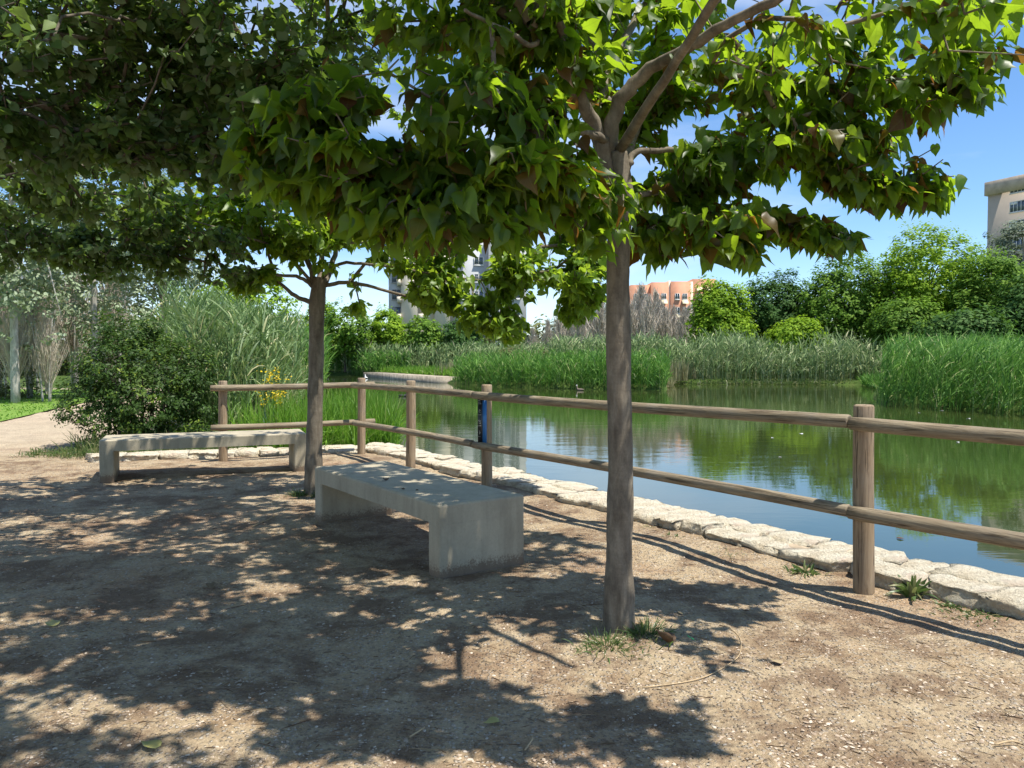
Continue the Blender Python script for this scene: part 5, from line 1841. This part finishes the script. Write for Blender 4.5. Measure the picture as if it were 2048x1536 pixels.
q = W(806, 793)
bird((q[0], q[1], WATER_Z - 0.01), 0.1, 1.15, M['coot'], 'dark coot swimming between the left fence posts, trailing a thin wake')
q = W(1160, 781)
bird((q[0], q[1], WATER_Z - 0.01), 2.6, 1.3, M['duck_body'], 'brown duck with white neck close to the reeds left of the front trunk', M['bird_white'], 0.16)
q = W(732, 757)
bird((q[0], q[1], WATER_Z - 0.01), 2.0, 1.7, M['bird_white'], 'small white bird far off at the foot of the reeds left of the quay', None, 0.14)

for i, (px, py, sz, dk, lb) in enumerate(((1602, 868, 0.11, 0, 'pale scrap floating between the front trunk and the nearest post'),
                                          (1884, 822, 0.13, 0, 'white scrap floating in front of the right reed clump, nearest the reeds'),
                                          (1839, 826, 0.10, 0, 'thin pale scrap floating left of the white one by the right reed clump'),
                                          (1937, 838, 0.13, 0, 'white scrap floating farthest right in front of the reed clump'),
                                          (1800, 1078, 0.07, 1, 'dark leaf floating on the blue water right of the nearest post'),
                                          (1545, 876, 0.07, 0, 'small white scrap floating left of the pale scrap in mid-pond'),
                                          (1915, 885, 0.08, 0, 'pale scrap floating just below the top rail at the right'),
                                          (1560, 915, 0.06, 0, 'faint pale scrap floating below the rail in mid-pond'))):
    q = W(px, py)
    single_leaf((q[0], q[1], WATER_Z + 0.003), sz, M['dead_leaf'] if dk else M['white'], lb, i * 1.1, 0.5, 'poplar', 'floating_scrap', 'debris', 0.03, 0.05)


# ================================================================== buildings
def facade_windows(parent, origin, udir, ndir, cols, rows, w, h, frame_mat, pane_mat, shutter=None, depth=0.25, halves=2):
    """windows on a vertical wall; origin at the wall base, udir along, ndir outward"""
    u = np.array([*udir, 0.0])
    nn = np.array([*ndir, 0.0])
    up = np.array([0, 0, 1.0])
    o0 = np.asarray(origin, float)

    def slab(m, cu, cz, hw, hh, d0, d1):
        v = []
        for dn in (d0, d1):
            for su, sz in ((-1, -1), (1, -1), (1, 1), (-1, 1)):
                v.append(o0 + u * (cu + su * hw) + up * (cz + sz * hh) + nn * dn)
        v = np.array(v)
        m.add(v, [(0, 1, 2, 3), (7, 6, 5, 4), (0, 4, 5, 1), (1, 5, 6, 2), (2, 6, 7, 3), (3, 7, 4, 0)])
    r = np.random.default_rng(int(abs(o0[0]) * 7))
    for c in cols:
        for z in rows:
            m = MB()
            t = 0.09
            slab(m, c, z + h / 2 - t / 2, w / 2, t / 2, 0.01, 0.09)
            slab(m, c, z - h / 2 + t / 2, w / 2, t / 2, 0.01, 0.09)
            ih = h / 2 - t - 0.002
            n_v = halves + 1
            for k in range(n_v):
                cu = c - w / 2 + t / 2 + (w - t) * k / halves
                slab(m, cu, z, t / 2, ih, 0.01, 0.085)
            slab(m, c, z - h / 2 - 0.09, w / 2 + 0.08, 0.06, 0.01, 0.16)
            f = m.build('window', frame_mat, parent)
            m = MB()
            for k in range(halves):
                a0 = c - w / 2 + t + (w - t) * k / halves
                a1 = c - w / 2 + (w - t) * (k + 1) / halves
                slab(m, (a0 + a1) / 2, z, (a1 - a0) / 2 - 0.003, ih - 0.003, 0.012, 0.03)
            m.build('pane', pane_mat, f)
            if shutter is not None and r.uniform() < 0.55:
                m = MB()
                hh = ih * r.uniform(0.25, 0.7)
                slab(m, c - w * 0.25, z + ih - hh, w / 4 - t, hh, 0.031, 0.05)
                m.build('shutter', shutter, f)


def prism(m, poly, z0, z1):
    n = len(poly)
    v = [(x, y, z0) for x, y in poly] + [(x, y, z1) for x, y in poly]
    f = [tuple(range(n - 1, -1, -1)), tuple(range(n, 2 * n))]
    for i in range(n):
        j = (i + 1) % n
        f.append((i, j, n + j, n + i))
    m.add(v, f)


def rect_from(c, u, n, lu, ln):
    """rectangle with corner c, along u by lu, back by ln (opposite the outward normal n)"""
    c, u, n = np.array(c, float), np.array(u, float), np.array(n, float)
    return [tuple(c), tuple(c + u * lu), tuple(c + u * lu - n * ln), tuple(c - n * ln)]


# right: beige tower
dB = 130.0
cB = np.array([xat(1969, dB), dB])
uB = np.array([2.75, -6.3]); uB /= np.linalg.norm(uB)
nB = np.array([uB[1], -uB[0]])           # faces left / the camera
if nB[0] > 0:
    nB = -nB
zt = top_z(392, dB)
zc = top_z(365, dB)
tower = empty('apartment_building', (cB[0], cB[1], 0), 'beige apartment tower with white double windows at the right edge', 'building')
m = MB()
prism(m, rect_from((0, 0), uB, nB, 26, 16), -1, zt)
m.build('wall', M['wall_beige'], tower)
m = MB()
prism(m, rect_from(-uB * 0.35 + nB * 0.45, uB, nB, 26.7, 16.8), zt + 0.003, zc)
m.build('cornice', M['wall_cornice'], tower)
rows_ = [top_z(385, dB) - 0.1 - 3.1 * k for k in range(9)]
facade_windows(tower, (0, 0, 0), uB, nB, (5.0, 11.5, 18.0), rows_, 2.5, 1.75, M['white_frame'], M['pane'], M['white_frame'], halves=4)

# centre: cream building in steps
dC = 130.0
cream = empty('apartment_building', (xat(777, dC), dC, 0), 'cream and grey apartment block, right walls coloured as shaded, behind the far trees, mostly hidden by hanging leaves', 'building')
pxm = dC / F
hC = 24.5
bl_ = [('wall', 'wall_grey_and_shaded', 0, 26, 0.6, hC - 2.5), ('wall', 'wall_cream', 26.1, 58, 0, hC), ('wall', 'wall_cream', 58.1, 92, 1.2, hC), ('wall', 'wall_cream', 92.1, 122, 0.2, hC + 0.4),
       ('wall', 'wall_grey_and_shaded', 122.1, 200, 1.6, hC - 2), ('wall', 'wall_grey_and_shaded', 200.1, 276, 0.8, hC - 1)]  # right blocks: shade on the building painted as a grey wall colour
for (nm, mt, a0, a1, back, hh) in bl_:
    m = MB()
    prism(m, [(a0 * pxm, back), (a1 * pxm, back), (a1 * pxm, 14), (a0 * pxm, 14)], -1, hh)
    m.build(nm, M[mt], cream)
rowsC = [3.6 + 2.9 * k for k in range(7)]
facade_windows(cream, (0, 0.6, 0), (1, 0), (0, -1), (1.3,), rowsC, 1.5, 1.7, M['shutter'], M['pane'], M['shutter'])
facade_windows(cream, (0, 1.2, 0), (1, 0), (0, -1), (75 * pxm,), rowsC, 1.1, 1.5, M['white_frame'], M['pane'], M['shutter'])
facade_windows(cream, (0, 1.6, 0), (1, 0), (0, -1), (140 * pxm, 180 * pxm), rowsC[:6], 1.6, 1.4, M['white_frame'], M['pane'], M['shutter'])
facade_windows(cream, (0, 0.8, 0), (1, 0), (0, -1), (222 * pxm, 254 * pxm), rowsC[:6], 1.6, 1.4, M['white_frame'], M['pane'], M['shutter'])
for k in range(7):
    m = MB()
    z = 2.2 + 2.9 * k
    m.box((60 * pxm, 0.1, z), (70 * pxm, 1.195, z + 1.05))
    m.build('balcony', M['wall_cream'], cream)
    m = MB()
    m.box((18 * pxm, -0.3, z), (25.8 * pxm, 0.595, z + 1.0))
    m.build('balcony', M['wall_cream'], cream)

# right of centre: orange brick building
dO = 165.0
orange = empty('apartment_building', (xat(1262, dO), dO, 0), 'orange brick apartment block with cream awnings between the front trunk and the right-bank trees', 'building')
po = dO / F
for (mt, a0, a1, back, hh) in (('wall_orange', 0, 40, 0.8, 17.3), ('wall_orange', 40.1, 74, 0, 17.8), ('wall_cream', 74.1, 79, 0.4, 18.2), ('wall_orange', 79.1, 118, 0.2, 18.0), ('wall_cream', 118.1, 124, 0.6, 18.0), ('wall_orange', 124.1, 170, 1.0, 18.6)):
    m = MB()
    prism(m, [(a0 * po, back), (a1 * po, back), (a1 * po, 14), (a0 * po, 14)], -1, hh)
    m.build('wall', M[mt], orange)
rowsO = [3.0 + 2.95 * k for k in range(5)]
facade_windows(orange, (0, 0, 0), (1, 0), (0, -1), (50 * po, 65 * po), rowsO, 1.0, 1.3, M['white_frame'], M['pane'], M['shutter'])
facade_windows(orange, (0, 0.2, 0), (1, 0), (0, -1), (92 * po, 107 * po), rowsO, 1.0, 1.3, M['white_frame'], M['pane'], M['shutter'])
facade_windows(orange, (0, 1.0, 0), (1, 0), (0, -1), (137 * po, 156 * po), rowsO, 1.2, 1.3, M['white_frame'], M['pane'], M['shutter'])
facade_windows(orange, (0, 0.8, 0), (1, 0), (0, -1), (12 * po, 28 * po), rowsO, 1.2, 1.3, M['white_frame'], M['pane'], M['shutter'])
for k, (cx, z, y0) in enumerate(((65, 13.2, 0), (50, 13.2, 0), (65, 10.3, 0), (137, 16.0, 1.0), (156, 16.0, 1.0), (92, 10.3, 0.2), (107, 13.2, 0.2))):
    m = MB()
    x0, x1 = (cx - 6) * po, (cx + 6) * po
    y = y0 - 0.02
    m.add([(x0, y, z + 0.9), (x1, y, z + 0.9), (x1, y - 1.0, z), (x0, y - 1.0, z), (x0, y, z + 0.84), (x1, y, z + 0.84), (x1, y - 1.0, z - 0.06), (x0, y - 1.0, z - 0.06)],
          [(0, 1, 2, 3), (7, 6, 5, 4), (0, 3, 7, 4), (1, 5, 6, 2), (3, 2, 6, 7), (0, 4, 5, 1)])
    m.build('awning', M['awning'], orange)
